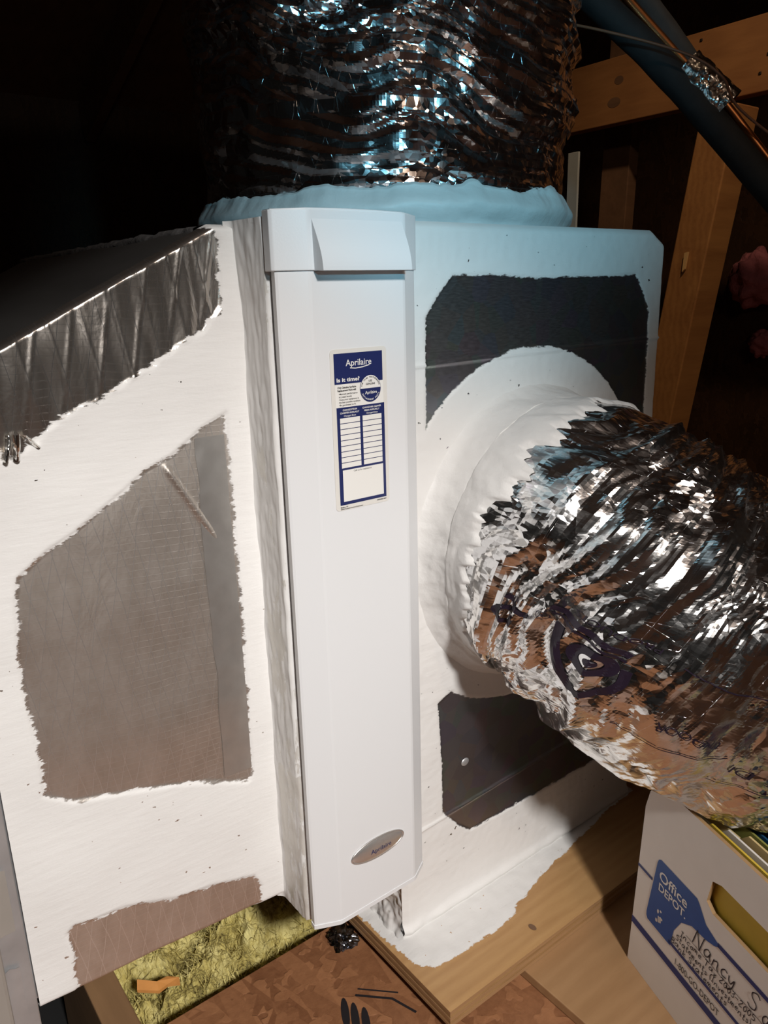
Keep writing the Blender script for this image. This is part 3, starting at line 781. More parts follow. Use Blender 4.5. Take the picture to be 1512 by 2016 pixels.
# ------------------------------------------------------------------ right plenum
pn = empty('plenum_box', (0.34, 0.33, 0.035), 'upright sheet metal plenum box with white painted edges right of the door', 'plenum')
PX0, PX1, PY, PZ0, PZ1 = 0.117, 0.548, 0.05, 0.0352, 0.8305
nx, nz = 240, 420
u = np.linspace(0, 1, nx)[:, None]; v = np.linspace(0, 1, nz)[None]
X = PX0 + (PX1 - PX0) * u + 0 * v
zt = PZ1 - np.clip((X - 0.520), 0, 1) * 0.55
Z = PZ0 + (zt - PZ0) * v
upper = [(0.1590, 0.6274), (0.1599, 0.6877), (0.1600, 0.7432), (0.1751, 0.7616), (0.1949, 0.7802), (0.2433, 0.7821), (0.3192, 0.7773), (0.3863, 0.7782), (0.4409, 0.7776), (0.4894, 0.7800), (0.5060, 0.760), (0.5200, 0.7348), (0.5220, 0.6698), (0.5240, 0.5951), (0.524, 0.50), (0.30, 0.50)]
low = [(0.1726, 0.3241), (0.1781, 0.2470), (0.1792, 0.1782), (0.2019, 0.1516), (0.2229, 0.1338), (0.2895, 0.1325), (0.3669, 0.1311), (0.52, 0.13), (0.52, 0.35), (0.36, 0.40)]
e1 = np.maximum(sdf_poly(X, Z, upper), sdf_poly(X, Z, low))
circ = 0.207 - np.hypot((X - 0.313) / 0.99, Z - 0.500)
sd = np.maximum(-e1, circ)
crease = lambda x0, z0, x1, z1: np.exp(-(((X - x0) * (z1 - z0) - (Z - z0) * (x1 - x0)) / math.hypot(x1 - x0, z1 - z0) / 0.0016) ** 2)
Y = PY - 0.0014 * np.clip(sd / 0.002, 0, 1) - 0.0007 * perlin(X * 23, Z * 31, 1.0) * (sd > 0) - 0.0003 * perlin(X * 90, Z * 110, 4.0) * (sd > 0)
Y = Y - 0.0022 * crease(0.16, 0.698, 0.52, 0.703) - 0.0022 * crease(0.189, 0.173, 0.385, 0.182)
Y = Y - 0.0014 * crease(0.16, 0.765, 0.52, 0.765) * 0
Y = Y - 0.006 * np.exp(-((Z - 0.043) / 0.006) ** 2) * (0.6 + 0.6 * perlin(X * 30, 0, 2))          # fillet of mastic along the base
Y = Y + 0.006 * np.clip((v - 0.990) / 0.01, 0, 1) ** 2 + 0.006 * np.clip((u - 0.985) / 0.015, 0, 1) ** 2 + 0.004 * np.clip((0.02 - u) / 0.02, 0, 1)
me = grid_mesh('front_sheet', np.stack([X, Y, Z], -1)); attr(me, 'paint', sd)
link('front_sheet', me, M['plenum'], pn, True)
# left cheek seen under the door
ny, nz = 60, 90
Yc = 0.053 + 0.11 * np.linspace(0, 1, ny)[:, None] + np.zeros((1, nz)); Zc = PZ0 + 0.22 * np.linspace(0, 1, nz)[None] + np.zeros((ny, 1))
sdc = np.maximum(0.072 - Zc, 0.060 - Yc) + 0.006 * perlin(Yc * 70, Zc * 70, 3)
Xc = PX0 + 0.001 - 0.004 * perlin(Yc * 45, Zc * 45, 6.0) - 0.003 * perlin(Yc * 120, Zc * 120, 2.0) - 0.008 * np.clip((0.06 - Zc) / 0.03, 0, 1)
me = grid_mesh('left_cheek', np.stack([Xc, Yc, Zc], -1)); attr(me, 'paint', sdc)
link('left_cheek', me, M['housing'], pn, True)
bpl = prism('sheet_body', [(PX0 + 0.004, PZ0 + 0.001), (PX1 - 0.002, PZ0 + 0.001), (PX1 - 0.002, 0.812), (0.520, 0.827), (PX0 + 0.004, 0.827)], 1, PY + 0.006, 0.62, M['galv'], pn)
# nail head and dents on the lower panel
dome('dent', 0.214, 0.2320, 0.006, 0.005, 0.0495, 0.0016, M['galv'], pn, 20, 5)

# ------------------------------------------------------------------ foil flexible ducts
def foil_tube(Cl, rad, disp, nv, ref):
    T, A, B, s = frames(Cl, ref)
    th = np.linspace(0, 2 * np.pi, nv, endpoint=False)
    r = rad(s[:, None], th[None]) + disp(s[:, None], th[None])
    P = Cl[:, None] + r[..., None] * (A[:, None] * np.cos(th)[None, :, None] + B[:, None] * np.sin(th)[None, :, None])
    return P, s, th

def add_uv(me, nu, nv, s, th, r):
    uvl = me.uv_layers.new(name='UVMap')
    li = np.zeros(len(me.loops), np.int32); me.loops.foreach_get('vertex_index', li)
    iu, iv = li // nv, li % nv
    ps = np.arange(len(me.loops)) // 4
    first = iv[ps * 4]
    tt = th[iv] * r
    # closing seam
    wrap = (iv == 0) & (np.maximum.reduceat(iv, np.arange(0, len(iv), 4))[ps] > nv // 2)
    tt = np.where(wrap, 2 * np.pi * r, tt)
    uv = np.stack([tt, s[iu]], 1).astype(np.float32)
    uvl.data.foreach_set('uv', uv.ravel())

FLEX = [(0.313, 0.056, 0.500), (0.313, 0.02, 0.500), (0.314, -0.03, 0.492), (0.333, -0.09, 0.455), (0.378, -0.145, 0.405), (0.436, -0.185, 0.365), (0.56, -0.225, 0.330), (0.74, -0.25, 0.332), (0.95, -0.25, 0.332)]
NS = 520
FCl = catmull(FLEX, 900)
_s = np.concatenate([[0], np.cumsum(np.linalg.norm(np.diff(FCl, axis=0), axis=1))])
FCl = np.stack([np.interp(np.linspace(0, _s[-1], NS), _s, FCl[:, k]) for k in range(3)], 1)

def flex_rad(s, th):
    return 0.153 + 0.010 * np.clip((s - 0.04) / 0.12, 0, 1) + 0.004 * np.sin(s * 38 + 1.0) * np.clip((s - 0.15) / 0.1, 0, 1) + 0 * th
def flex_disp(s, th):
    c, q = np.cos(th), np.sin(th)
    on = np.clip((s - 0.045) / 0.045, 0, 1)
    tri = lambda p: np.abs(((p % 1.0) + 1.0) % 1.0 * 2 - 1) * 2 - 1
    w1 = perlin(s * 7, c * 1.15 + 4, q * 1.15); w2 = perlin(s * 16 + 3, c * 3.2, q * 3.2 + 5); w3 = perlin(s * 30, c * 6, q * 6 + 2)
    a1 = np.clip(0.55 + 0.9 * perlin(s * 11 + 5, c * 2.0, q * 2.0), 0.05, 1.2)
    a2 = np.clip(0.50 + 1.1 * perlin(s * 20, c * 3.4 + 9, q * 3.4), 0.0, 1.2)
    g0 = perlin(s * 15, 0.3, 0.7) * 1.1
    h = 0.0065 * a1 * tri(s * 22 + 0.9 * w1 + g0) + 0.0038 * a2 * tri(s * 56 + 1.9 * w1 + 0.35 * w2 + 2 * g0)
    h += 0.0014 * tri(s * 120 + 3 * w1 + 1.0 * w2) * np.clip(0.3 + perlin(s * 25, c * 5, q * 5 + 7), 0, 1)
    h += 0.009 * perlin(s * 9 + 2, c * 1.3, q * 1.3 + 6) + 0.002 * perlin(s * 22, c * 5, q * 5)
    return h * (0.12 + 0.88 * on)
def flex_fix(P):
    """the duct rests on the folders standing in the carton"""
    x_, y_ = P[..., 0] - 0.3165, P[..., 1] + 0.1179
    d = np.minimum(0.9367 * x_ - 0.350 * y_ + 0.012, -0.350 * x_ - 0.9367 * y_ + 0.004)      # distance inside the carton
    rest = 0.2600 + 0.0025 * (1 + perlin(P[..., 0] * 30, P[..., 1] * 30, 2)) - 1.4 * np.maximum(0, -d)
    P[..., 2] = np.where(P[..., 2] < rest, rest + np.maximum(P[..., 2] - rest, -0.05) * 0.02 * (rest > 0.259), P[..., 2])
    P[..., 2] = np.where((rest <= 0.259) & (P[..., 2] < rest), rest, P[..., 2])
    return P
FT, FA, FB, FS = frames(FCl, (0, 0, 1))
def flex_point(s, th, off=0.0):
    s = np.asarray(s, float); th = np.asarray(th, float)
    r = flex_rad(s, th) + flex_disp(s, th) + off
    ip = lambda Q: np.stack([np.interp(s, FS, Q[:, k]) for k in range(3)], -1)
    P = ip(FCl) + r[..., None] * (ip(FA) * np.cos(th)[..., None] + ip(FB) * np.sin(th)[..., None])
    return flex_fix(P)
fx = empty('flex_duct', (0.42, -0.1, 0.25), 'crinkled silver foil flexible duct bending right out of the plenum box', 'duct', None)
P, s_, th_ = foil_tube(FCl, flex_rad, flex_disp, 360, (0, 0, 1))
P = flex_fix(P)
i0 = int(np.searchsorted(FS, 0.040))
me = grid_mesh('foil_jacket', P[i0:], True); add_uv(me, NS - i0, 360, FS[i0:], th_, 0.17)
link('foil_jacket', me, M['foil'], fx, False)
# mastic collar, its front edge torn unevenly
def collar_edge(th):   # th measured as in frames; A = T x z
    return 0.067 + 0.005 * np.sin(th) + 0.012 * perlin(np.cos(th) * 3, np.sin(th) * 3, 1.5) + 0.010 * perlin(np.cos(th) * 9, np.sin(th) * 9, 4.5) + 0.004 * perlin(np.cos(th) * 26, np.sin(th) * 26, 7.0)
nc, nvc = 70, 420
thc = np.linspace(0, 2 * np.pi, nvc, endpoint=False)
uc = np.linspace(0, 1, nc)[:, None]
sc = collar_edge(thc)[None] * uc
thg = thc[None] + 0 * uc
off = 0.0035 * np.clip((1 - uc) / 0.05, 0, 1) + 0.0012 * perlin(sc * 60, np.cos(thg) * 9, np.sin(thg) * 9) + 0.0004 * perlin(sc * 150, np.cos(thg) * 24, np.sin(thg) * 24) + 0.026 * np.clip((0.045 - sc) / 0.045, 0, 1) ** 3
me = grid_mesh('mastic_collar', flex_point(sc, thg, off), True)
link('mastic_collar', me, M['mastic'], fx, True)

# dark purple maker's print on the foil jacket, following its folds
def on_flex(name, vf, mat, off=0.0011):
    V, F = vf
    bm = bmesh.new(); vs = [bm.verts.new((a_, b_, 0)) for a_, b_ in V]
    for f_ in F:
        try: bm.faces.new([vs[i] for i in f_])
        except ValueError: pass
    bmesh.ops.triangulate(bm, faces=bm.faces[:])
    for k in range(5):
        lg_ = [e for e in bm.edges if e.calc_length() > 0.0026]
        if not lg_: break
        bmesh.ops.subdivide_edges(bm, edges=lg_, cuts=1, use_grid_fill=False)
        bmesh.ops.triangulate(bm, faces=bm.faces[:])
    bm.verts.index_update()
    W = np.array([v.co[:2] for v in bm.verts]); F2 = [tuple(v.index for v in f_.verts) for f_ in bm.faces]; bm.free()
    return link(name, pymesh(name, flex_point(W[:, 0], W[:, 1] / 0.163, off), F2), mat, fx)
def turned(vf, s0, t0):      # lettering reads upside down from here
    V, F = vf; return np.stack([s0 - V[:, 0], t0 - V[:, 1]], 1), F
def curve2d(pts, wd, n=14): return stroke2d(catmull(pts, n), wd)
on_flex('print_emblem', merge2d([curve2d([(0.119, 0.0185), (0.140, 0.0140), (0.163, 0.0080)], 0.0055), curve2d([(0.121, 0.0120), (0.142, 0.0075), (0.163, 0.0015)], 0.0022),
    curve2d([(0.128, 0.004), (0.134, -0.018), (0.143, -0.036), (0.154, -0.0495)], 0.0065), curve2d([(0.166, -0.006), (0.168, -0.022), (0.162, -0.038), (0.154, -0.0495)], 0.0055),
    ring2d(0.151, -0.0105, 0.0125, 0.0125, 0.0065, 28), ell2d(0.151, -0.0105, 0.0035, 0.0035, 12)]), M['purple'])
on_flex('print_register_mark', merge2d([ring2d(0.1175, 0.005, 0.0042, 0.0042, 0.0007, 20), text2d('R', None, None, 0.0028, 0.0042, 0.0, centre=0.1175)]), M['purple'])
on_flex('print_emblem_edge', merge2d([ring2d(0.094, -0.022, 0.010, 0.010, 0.0045, 24), curve2d([(0.090, 0.0), (0.100, -0.006), (0.110, -0.008)], 0.005)]), M['purple'])
on_flex('print_lettering', merge2d([turned(text2d('PRODUCTS', 0, 0.042, 0, 0.0052), 0.172, 0.0265), turned(text2d('INDOOR', 0, 0.040, 0, 0.0075), 0.236, -0.034),
    turned(text2d('E DI', 0, 0.030, 0, 0.0085), 0.288, -0.052)]), M['purple'])['kind'] = 'stuff'
on_flex('print_outline', merge2d([curve2d([(0.180, -0.064), (0.190, -0.066), (0.215, -0.060), (0.240, -0.052), (0.246, -0.046)], 0.0011, 24), curve2d([(0.185, 0.020), (0.215, 0.016), (0.245, 0.022), (0.285, 0.018)], 0.0010, 30),
    curve2d([(0.250, -0.080), (0.275, -0.074), (0.300, -0.066)], 0.0010, 20)]), M['purple'])

# top duct: vertical, wrapped in foil
TCX, TCY = 0.332, 0.332
TCl = np.stack([np.full(420, TCX), np.full(420, TCY), np.linspace(0.8315, 1.62, 420)], 1)
TCl[:, 0] += 0.02 * np.clip((TCl[:, 2] - 0.95) / 0.5, 0, 1)
def top_rad(s, th): return 0.229 + 0.016 * np.clip((s - 0.05) / 0.30, 0, 1) + 0 * th
def top_disp(s, th):
    c, q = np.cos(th), np.sin(th)
    on = np.clip((s - 0.03) / 0.06, 0, 1)
    tri = lambda p: np.abs(((p % 1.0) + 1.0) % 1.0 * 2 - 1) * 2 - 1
    w1 = perlin(s * 4, c * 1.5, q * 1.5 + 3); w2 = perlin(s * 9 + 3, c * 3.4, q * 3.4 + 5); w3 = perlin(s * 22, c * 8, q * 8)
    sl = s - 0.06 * np.sin(th + 0.4)
    a1 = np.clip(0.5 + 0.9 * perlin(s * 6 + 5, c * 2.0, q * 2.0), 0.05, 1.2); a2 = np.clip(0.4 + 1.1 * perlin(s * 12, c * 3.4 + 9, q * 3.4), 0.0, 1.2)
    h = 0.0080 * a1 * tri(sl * 11 + 0.8 * w1) + 0.0040 * a2 * tri(sl * 30 + 1.6 * w1 + 0.3 * w2) + 0.0012 * tri(sl * 70 + 2.5 * w1 + 0.8 * w2)
    h += 0.010 * perlin(s * 5, c * 2, q * 2) + 0.003 * perlin(s * 14, c * 9, q * 9)
    return h * (0.15 + 0.85 * on)
tpd = empty('insulated_duct', (TCX, TCY, 0.8315), 'wide foil wrapped upright duct rising above the door into the dark', 'duct')
P, s2, th2 = foil_tube(TCl, top_rad, top_disp, 440, (0, 1, 0))
i0 = 8
me = grid_mesh('foil_wrap', P[i0:], True); add_uv(me, 420 - i0, 440, s2[i0:], th2, 0.23)
link('foil_wrap', me, M['foil_top'], tpd, False)
T2, A2, B2, S2 = frames(TCl, (0, 1, 0))
def top_point(s, th, off):
    s = np.asarray(s, float)
    r = top_rad(s, th) + top_disp(s, th) + off
    ip = lambda Q: np.stack([np.interp(s, S2, Q[:, k]) for k in range(3)], -1)
    return ip(TCl) + r[..., None] * (ip(A2) * np.cos(th)[..., None] + ip(B2) * np.sin(th)[..., None])
sc = (0.044 + 0.010 * perlin(np.cos(thc) * 2.5, np.sin(thc) * 2.5, 5.5) + 0.005 * perlin(np.cos(thc) * 9, np.sin(thc) * 9, 2.5) + 0.002 * perlin(np.cos(thc) * 30, np.sin(thc) * 30, 2.5))[None] * uc
off = 0.004 * np.clip((1 - uc) / 0.06, 0, 1) + 0.002 * perlin(sc * 40, np.cos(thg) * 6, np.sin(thg) * 6) + 0.010 * np.sin(np.clip(uc, 0, 1) * np.pi) ** 2
link('mastic_collar', grid_mesh('mastic_collar', top_point(sc, thg, off), True), M['mastic'], tpd, True)

# ------------------------------------------------------------------ carton of folders
bx = empty('carton', (0.34, -0.26, 0.0125), 'white cardboard storage carton with blue print, open top and handle hole', 'carton')
BO = np.array([0.3165, -0.1179, 0.0127]); UX = np.array([-0.350, -0.9367, 0.0]); UX /= np.linalg.norm(UX)
NX = np.array([-UX[1], UX[0], 0.0]) * -1.0
if NX[0] > 0: NX = -NX                                  # outward, towards -x
BW, BH, BDp, TH = 0.315, 0.245, 0.385, 0.004
def bpt(u, w, n=0.0):
    u, w, n = np.broadcast_arrays(np.asarray(u, float), np.asarray(w, float), np.asarray(n, float))
    lean = -0.010 * np.clip(w / BH, 0, 1)                # the face leans in a little
    return BO + u[..., None] * UX + w[..., None] * np.array([0, 0, 1.0]) + (n + lean)[..., None] * NX
# handled end face with rounded upper corner and a hand hole
def face_with_hole():
    hole = [(0.106, 0.170), (0.110, 0.196), (0.122, 0.2005), (0.198, 0.2005), (0.208, 0.192), (0.208, 0.170), (0.198, 0.163), (0.116, 0.163)]
    outer = [(0, 0), (BW, 0), (BW, BH - 0.012), (BW - 0.006, BH - 0.003), (BW - 0.016, BH), (0.030, BH), (0.018, BH - 0.004), (0.006, BH - 0.018), (0.001, BH - 0.04)]
    bm = bmesh.new()
    vo = [bm.verts.new((a, b, 0)) for a, b in outer]; vh = [bm.verts.new((a, b, 0)) for a, b in hole]
    es = [bm.edges.new((vo[i], vo[(i + 1) % len(vo)])) for i in range(len(vo))] + [bm.edges.new((vh[i], vh[(i + 1) % len(vh)])) for i in range(len(vh))]
    bmesh.ops.triangle_fill(bm, edges=es, use_beauty=True)
    V = np.array([v.co[:2] for v in bm.verts]); F = [tuple(v.index for v in f.verts) for f in bm.faces]
    bm.verts.index_update(); F = [tuple(v.index for v in f.verts) for f in bm.faces]
    bnd = [(e.verts[0].index, e.verts[1].index) for e in bm.edges if len(e.link_faces) == 1]
    bm.free()
    return V, F, bnd
V, F, bnd = face_with_hole(); nV = len(V)
V3 = np.vstack([bpt(V[:, 0], V[:, 1], 0), bpt(V[:, 0], V[:, 1], -TH)])
FF = F + [tuple(i + nV for i in f[::-1]) for f in F] + [(a, b, b + nV, a + nV) for a, b in bnd]
me = pymesh('end_panel', V3, FF)
bm = bmesh.new(); bm.from_mesh(me); bmesh.ops.recalc_face_normals(bm, faces=bm.faces[:]); bm.to_mesh(me); bm.free()
ep = link('end_panel', me, [M['carton'], M['kraft']], bx)
for p in me.polygons:
    if len(p.vertices) == 4: p.material_index = 1
def wall(name, u0, n0, u1, n1, w0, w1):
    c = [bpt(u0, w0, n0), bpt(u1, w0, n1), bpt(u1, w1, n1), bpt(u0, w1, n0)]
    d = np.cross(np.array(c[1]) - c[0], [0, 0, 1.0]); d = d / np.linalg.norm(d) * TH
    V = [np.array(q) for q in c] + [np.array(q) + d for q in c]
    me = pymesh(name, V, [(0, 1, 2, 3), (7, 6, 5, 4), (0, 4, 5, 1), (1, 5, 6, 2), (2, 6, 7, 3), (3, 7, 4, 0)])
    bm = bmesh.new(); bm.from_mesh(me); bmesh.ops.recalc_face_normals(bm, faces=bm.faces[:]); bm.to_mesh(me); bm.free()
    return link(name, me, M['carton'], bx)
wall('side_panel', 0.004, -TH, 0.004, -BDp, 0, BH - 0.030)
wall('side_panel', BW, -TH, BW, -BDp, 0, BH - 0.030)
wall('end_panel', 0, -BDp, BW, -BDp, 0, BH - 0.02)
V = [bpt(0, 0.0005, -TH), bpt(BW, 0.0005, -TH), bpt(BW, 0.0005, -BDp), bpt(0, 0.0005, -BDp)]; V += [np.array(q) + [0, 0, 0.004] for q in V]
link('base_panel', pymesh('base_panel', V, [(3, 2, 1, 0), (4, 5, 6, 7), (0, 1, 5, 4), (1, 2, 6, 5), (2, 3, 7, 6), (3, 0, 4, 7)]), M['carton'], bx)
f1 = lambda V, o=0.0: bpt(V[:, 0], V[:, 1], 0.0004); f2 = lambda V, o=0.0: bpt(V[:, 0], V[:, 1], 0.0007); f3 = lambda V, o=0.0: bpt(V[:, 0], V[:, 1], 0.0010)
lg = roundrect2d(0.022, 0.078, 0.172, 0.1625, 0.006)
poly = [(0.026, 0.078), (0.065, 0.078), (0.068, 0.100), (0.077, 0.118), (0.092, 0.127), (0.112, 0.129), (0.125, 0.133), (0.132, 0.138), (0.110, 0.145), (0.098, 0.159), (0.094, 0.1625), (0.036, 0.1625), (0.0325, 0.160), (0.031, 0.155), (0.023, 0.086), (0.0235, 0.081)]
flat('blue_logo_panel', (np.array(poly), [tuple(range(len(poly)))]), f1, M['depot_blue'], ep)
flat('logo_lettering', merge2d([text2d('Office', 0.037, 0.082, 0.1395, 0.0115, 0.012), text2d('DEPOT.', 0.038, 0.082, 0.1265, 0.0092, 0.015)]), f2, M['print_white'], ep)
rr = random.Random(4); specks = []
for k in range(14): specks.append(ell2d(0.043 + rr.gauss(0, 0.003), 0.088 + abs(rr.gauss(0, 0.010)), rr.uniform(0.0005, 0.0018), rr.uniform(0.001, 0.003), 8))
flat('worn_specks', merge2d(specks), f2, M['carton'], ep)
flat('blue_lines', merge2d([rect2d(0.0005, 0.128, 0.026, 0.1315), rect2d(0.0, 0.052, BW, 0.0605), rect2d(0.062, 0.0795, BW, 0.0835), rect2d(0.128, 0.1355, BW, 0.1405)]), f1, M['line_blue'], ep)
flat('phone_lettering', text2d('1-800-GO-DEPOT', 0.076, 0.142, 0.0645, 0.0075, 0.0), f2, M['ink'], ep)
# handwriting: single strokes
G = {
 'N': [[(0, 0), (.1, .95), (.15, 1.0), (.55, .05), (.6, 0), (.7, .9), (.74, 1.0)]], 'a': [[(.5, .5), (.25, .58), (.05, .3), (.15, .03), (.38, .12), (.5, .5), (.5, .15), (.62, 0)]],
 'n': [[(0, 0), (.05, .5), (.06, .4), (.25, .55), (.36, .45), (.38, .1), (.5, 0)]], 'c': [[(.45, .48), (.25, .56), (.05, .3), (.15, .04), (.45, .08)]],
 'y': [[(0, .5), (.08, .15), (.25, .1), (.42, .5), (.38, -.1), (.15, -.42), (.0, -.3)]], 'S': [[(.55, .85), (.35, 1.0), (.1, .85), (.15, .6), (.45, .4), (.45, .1), (.2, 0), (0, .12)]],
 'I': [[(0, 1), (.4, 1)], [(.2, 1), (.2, 0)], [(0, 0), (.4, 0)]], 'o': [[(.25, .54), (.05, .3), (.2, .02), (.42, .22), (.28, .54), (.5, .45)]],
 'm': [[(0, 0), (.04, .5), (.2, .5), (.22, 0), (.26, .42), (.42, .5), (.46, .1), (.56, 0)]], 'e': [[(.05, .25), (.4, .35), (.25, .56), (.06, .3), (.2, .0), (.48, .12)]],
 'T': [[(0, .95), (.6, 1.0)], [(.3, .97), (.28, 0)]], 'x': [[(0, .5), (.4, 0)], [(.4, .52), (0, 0)]], '2': [[(.05, .8), (.25, 1), (.42, .8), (.05, .02), (.5, .05)]],
 '0': [[(.25, 1), (.04, .5), (.22, 0), (.44, .5), (.25, 1)]], '3': [[(.05, .9), (.3, 1), (.38, .75), (.18, .55), (.42, .3), (.25, 0), (.02, .1)]], '-': [[(.05, .4), (.45, .42)]],
 '5': [[(.45, 1), (.12, .98), (.1, .6), (.35, .6), (.42, .2), (.05, .02)]], 't': [[(.2, .95), (.18, .1), (.3, 0), (.42, .08)], [(.02, .6), (.4, .64)]],
 's': [[(.35, .48), (.1, .5), (.12, .32), (.36, .2), (.2, 0), (.02, .06)]], '(': [[(.25, 1.05), (.05, .5), (.22, -.15)]], ')': [[(0, 1.05), (.2, .5), (.02, -.15)]],
 'v': [[(0, .5), (.18, 0), (.4, .52)]], 'B': [[(.05, 0), (.08, 1), (.4, .9), (.35, .6), (.1, .52), (.48, .35), (.35, .02), (.03, .0)]], 'k': [[(.05, 1), (.05, 0)], [(.4, .5), (.06, .25), (.42, 0)]], 'i': [[(.05, .5), (.07, .05), (.2, 0)], [(.08, .68), (.1, .72)]],
 'r': [[(0, 0), (.05, .5), (.08, .38), (.3, .55)]], 'h': [[(.05, 1), (.05, 0), (.1, .4), (.3, .5), (.36, 0)]]}
def hand(s, u0, u1, base, h, wd):
    adv = []; xx = 0
    for ch in s:
        if ch == ' ': xx += 0.4; continue
        adv.append((ch, xx)); xx += max(p[0] for st_ in G[ch] for p in st_) + 0.14
    k = (u1 - u0) / xx; out = []
    for ch, x0 in adv:
        for st_ in G[ch]:
            P = catmull(st_, 3 * len(st_) + 2) if len(st_) > 2 else np.array(st_, float)
            P = np.stack([u0 + (P[:, 0] + x0 + 0.14 * P[:, 1]) * k, base + P[:, 1] * h + 0.0008 * math.sin(x0 * 3)], 1)
            out.append(stroke2d(P, wd))
    return merge2d(out)
flat('handwriting', merge2d([hand('Nancy', 0.096, 0.156, 0.1115, 0.017, 0.0013), hand('S', 0.172, 0.186, 0.113, 0.020, 0.0013), stroke2d([(0.086, 0.1105), (0.14, 0.1095), (0.20, 0.1105)], 0.0006),
     hand('an', 0.190, 0.210, 0.112, 0.017, 0.0013),
     hand('Income Tax 2003-2005', 0.078, 0.184, 0.1025, 0.0072, 0.0009), hand('Statements (Investments)', 0.072, 0.180, 0.0935, 0.0070, 0.0009), hand('Bank Statements', 0.066, 0.150, 0.0850, 0.0070, 0.0009)]), f2, M['marker'], ep)
flat('yellow_liner', roundrect2d(0.098, 0.150, 0.22, 0.212, 0.002), lambda V, o=0.0: bpt(V[:, 0], V[:, 1], -0.0075), M['yellow'], bx)

# folders standing in the carton, parallel to the printed end
fol = [('yellow', 0.012, 0.030, 0.28, 0.240, 'yellow card folder nearest the printed end of the carton'), ('paper', 0.019, 0.045, 0.24, 0.242, 'white paper sheaf behind the yellow folder in the carton'),
       ('manila', 0.030, 0.060, 0.28, 0.243, 'manila folder behind the white papers in the carton'), ('olive', 0.039, 0.040, 0.28, 0.2405, 'olive green folder between the manila folder and the blue folder'),
       ('blue', 0.048, 0.035, 0.28, 0.238, 'blue folder standing deep in the carton'), ('navy_card', 0.060, 0.030, 0.28, 0.241, 'navy folder between the blue and the maroon folders'), ('maroon', 0.070, 0.030, 0.28, 0.240, 'maroon folder at the back of the carton')]
for mat_, n0, u0, u1, top, lab in fol:
    t2 = 0.0022
    tabs = [(u0, 0.006), (u1, 0.006), (u1, top - 0.012), (u0 + 0.14, top - 0.012), (u0 + 0.13, top), (u0 + 0.055, top), (u0 + 0.045, top - 0.010), (u0, top - 0.012)]
    slab('folder', (np.array(tabs), [tuple(range(len(tabs)))]), lambda V, o=0.0, n0=n0: bpt(V[:, 0], V[:, 1], -n0 - o), t2, M[mat_], None)
    tag(COL.objects[-1] if False else bpy.data.objects[[o.name for o in COL.objects if o.name.startswith('folder')][-1]], lab, 'folder', 'folders in the carton')

# ------------------------------------------------------------------ framing and pipes at upper right
hb = empty('header_beam', (1.52, 1.0, 1.172), 'horizontal pine header beam at upper right behind the pipes', 'beam')
box('timber', (1.50, -0.6, 1.172), (1.54, 2.2, 1.328), M['pine'], hb, 0.002)
for k, (y_, z_) in enumerate(((0.435, 1.295), (0.455, 1.245), (0.47, 1.21), (0.62, 1.31))):
    P = []; 
    o = link('nail', box_me('nail', (1.4975, y_ - 0.003, z_ - 0.003), (1.501, y_ + 0.003, z_ + 0.003), 0.001), M['nail'], hb)
for k, (y_, z_, a_, b_) in enumerate(((0.845, 1.272, 0.014, 0.010), (0.857, 1.222, 0.020, 0.012))):
    V, F = ell2d(y_, z_, a_, b_, 16)
    flat('knot', (V, F), lambda V: np.column_stack([np.full(len(V), 1.4994), V]), M['dark_wood'], hb)
po = empty('timber_post', (1.46, 0.6, 0.0), 'leaning pine post lit orange, right of the plenum box', 'post')
me = box_me('timber', (-0.6, -0.043, -0.045), (0.572, 0.043, 0.045), 0.003)
d = Vector((0.0, -0.105, 0.70)).normalized(); s = Vector((1, 0, 0)); t_ = s.cross(d)
mt = Matrix((d, -t_, s)).transposed().to_4x4(); mt.translation = Vector((1.450, 0.588, 0.58))
me.transform(mt); me.flip_normals() if mt.determinant() < 0 else None
link('timber', me, M['pine_post'], po)
V = [(1.402, 0.557, 0.836), (1.402, 0.548, 0.838), (1.402, 0.553, 0.80), (1.402, 0.560, 0.793)]
V2 = [(1.396, y, z) for _, y, z in V]
link('raised_splinter', pymesh('raised_splinter', V + V2, [(0, 1, 2, 3), (4, 5, 6, 7), (0, 1, 5, 4), (1, 2, 6, 5), (2, 3, 7, 6), (3, 0, 4, 7)]), simple('pale_splinter', (0.75, 0.5, 0.22), 0.6), po)
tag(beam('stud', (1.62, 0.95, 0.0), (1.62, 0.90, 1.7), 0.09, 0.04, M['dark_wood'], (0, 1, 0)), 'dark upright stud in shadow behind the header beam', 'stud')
tag(box('pale_strap', (1.18, 0.705, 0.0), (1.186, 0.735, 1.06), M['pale_sheet'], None, 0.001), 'pale metal strap hanging in shadow behind the wide duct', 'strap')

tag(pipe('foam_pipe', [(0.60, 0.275, 1.19), (0.6226, 0.243, 1.1466), (0.6774, 0.171, 1.0617), (0.7159, 0.1159, 0.9892), (0.7556, 0.0569, 0.9088), (0.7845, 0.0146, 0.852), (0.82, -0.04, 0.78)], 0.0195, M['foam'], None, 60, 24, True, 0.05),
    'black foam insulated pipe running down to the right edge', 'pipe')
tag(pipe('foam_sleeve', [(0.652, 0.238, 1.20), (0.676, 0.2019, 1.1449), (0.698, 0.165, 1.088), (0.7164, 0.1326, 1.0371), (0.722, 0.122, 1.020)], 0.0165, M['foam_grey'], None, 40, 24, True, 0.06, 3),
    'grey foam pipe sleeve above the foil tape', 'pipe')
tag(pipe('copper_tube', [(0.630, 0.243, 1.19), (0.650, 0.211, 1.1455), (0.692, 0.149, 1.0643), (0.720, 0.112, 1.0182), (0.738, 0.094, 0.9932), (0.770, 0.040, 0.9155), (0.79, 0.0, 0.865)], 0.0062, M['copper'], None, 50, 14),
    'thin copper tube between the foam pipes', 'pipe')
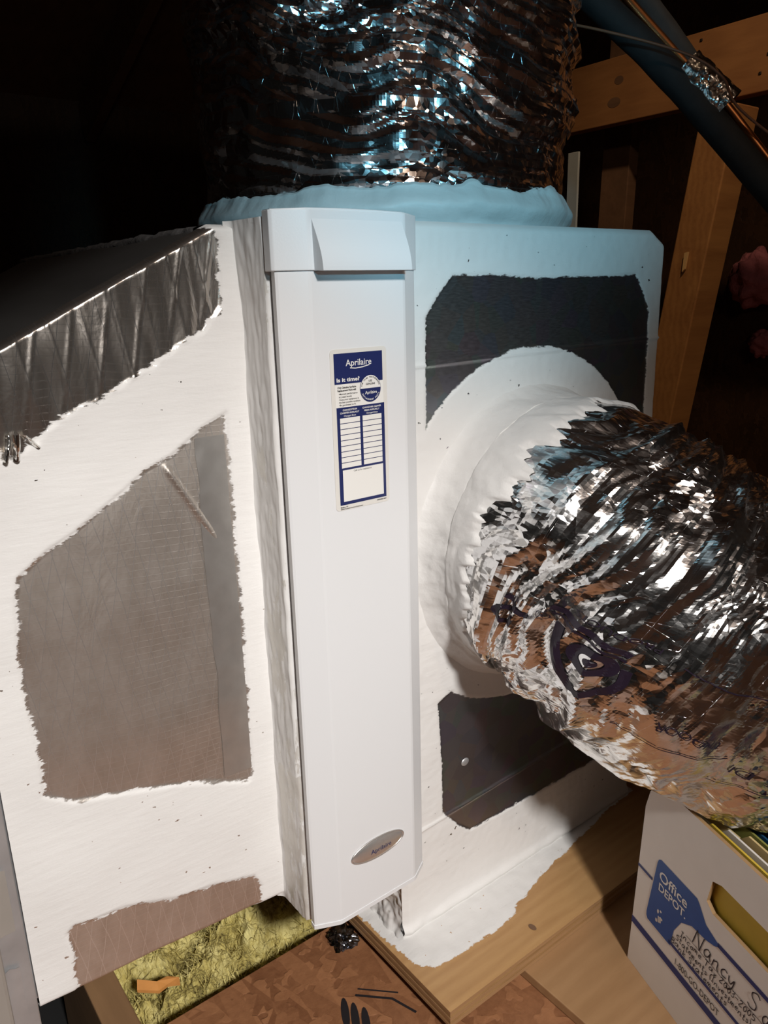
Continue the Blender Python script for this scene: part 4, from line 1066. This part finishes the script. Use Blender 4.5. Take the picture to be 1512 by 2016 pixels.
# foil tape wrap round the joint
Cl = catmull([(0.7060, 0.144, 1.048), (0.7225, 0.119, 1.019), (0.737, 0.099, 0.994)], 24); T, A, B, s = frames(Cl); th = np.linspace(0, 2 * np.pi, 40, endpoint=False)
r = 0.0255 + 0.003 * perlin(s[:, None] * 60, np.cos(th)[None] * 3, np.sin(th)[None] * 3)
P = Cl[:, None] + r[..., None] * (A[:, None] * np.cos(th)[None, :, None] + B[:, None] * np.sin(th)[None, :, None])
tag(link('foil_tape_wrap', grid_mesh('foil_tape_wrap', P, True), M['foil_tape'], None, True), 'crumpled foil tape wrapped round the pipe joint at upper right', 'tape')
tag(pipe('thin_wire', [(0.55, 0.30, 1.125), (0.60, 0.20, 1.09), (0.665, 0.120, 1.055), (0.70, 0.085, 1.025), (0.73, 0.070, 0.985), (0.785, -0.02, 0.90)], 0.0018, M['wire'], None, 60, 8),
    'thin brown wire strung across to the copper tube', 'wire')

# pink insulation far right, dim
for k, (p, r_, lab) in enumerate((((2.27, 0.83, 0.775), 0.085, 'upper tuft of dim pink insulation at the right edge'), ((2.28, 0.795, 0.565), 0.042, 'lower small tuft of dim pink insulation at the right edge'))):
    n, q = 40, 28; th = np.linspace(0, 2 * np.pi, n, endpoint=False); ph = np.linspace(0.02, math.pi - 0.02, q)
    D = np.stack([np.sin(ph)[:, None] * np.cos(th)[None], np.sin(ph)[:, None] * np.sin(th)[None], np.cos(ph)[:, None] + 0 * th[None]], -1)
    rr_ = r_ * (1 + 0.35 * perlin(D[..., 0] * 2.5 + k * 5, D[..., 1] * 2.5, D[..., 2] * 2.5))
    tag(link('pink_insulation', grid_mesh('pink_insulation', np.array(p) + D * rr_[..., None], True), M['pink'], None, True), lab, 'insulation')

# crumpled foil scrap on the deck beside the platform
n, q = 36, 20; th = np.linspace(0, 2 * np.pi, n, endpoint=False); ph = np.linspace(0.03, math.pi - 0.03, q)
D = np.stack([np.sin(ph)[:, None] * np.cos(th)[None], np.sin(ph)[:, None] * np.sin(th)[None], np.cos(ph)[:, None] + 0 * th[None]], -1)
rr_ = 0.016 * (1 + 0.5 * perlin(D[..., 0] * 3, D[..., 1] * 3, D[..., 2] * 3))
P = np.array((0.078, 0.122, 0.006)) + D * rr_[..., None] * np.array((1, 1.2, 0.45)); P[..., 2] = np.maximum(P[..., 2], 0.0006)
tag(link('foil_scrap', grid_mesh('foil_scrap', P, True), M['scrap'], None), 'crumpled foil scrap on the strand board under the door', 'scrap')
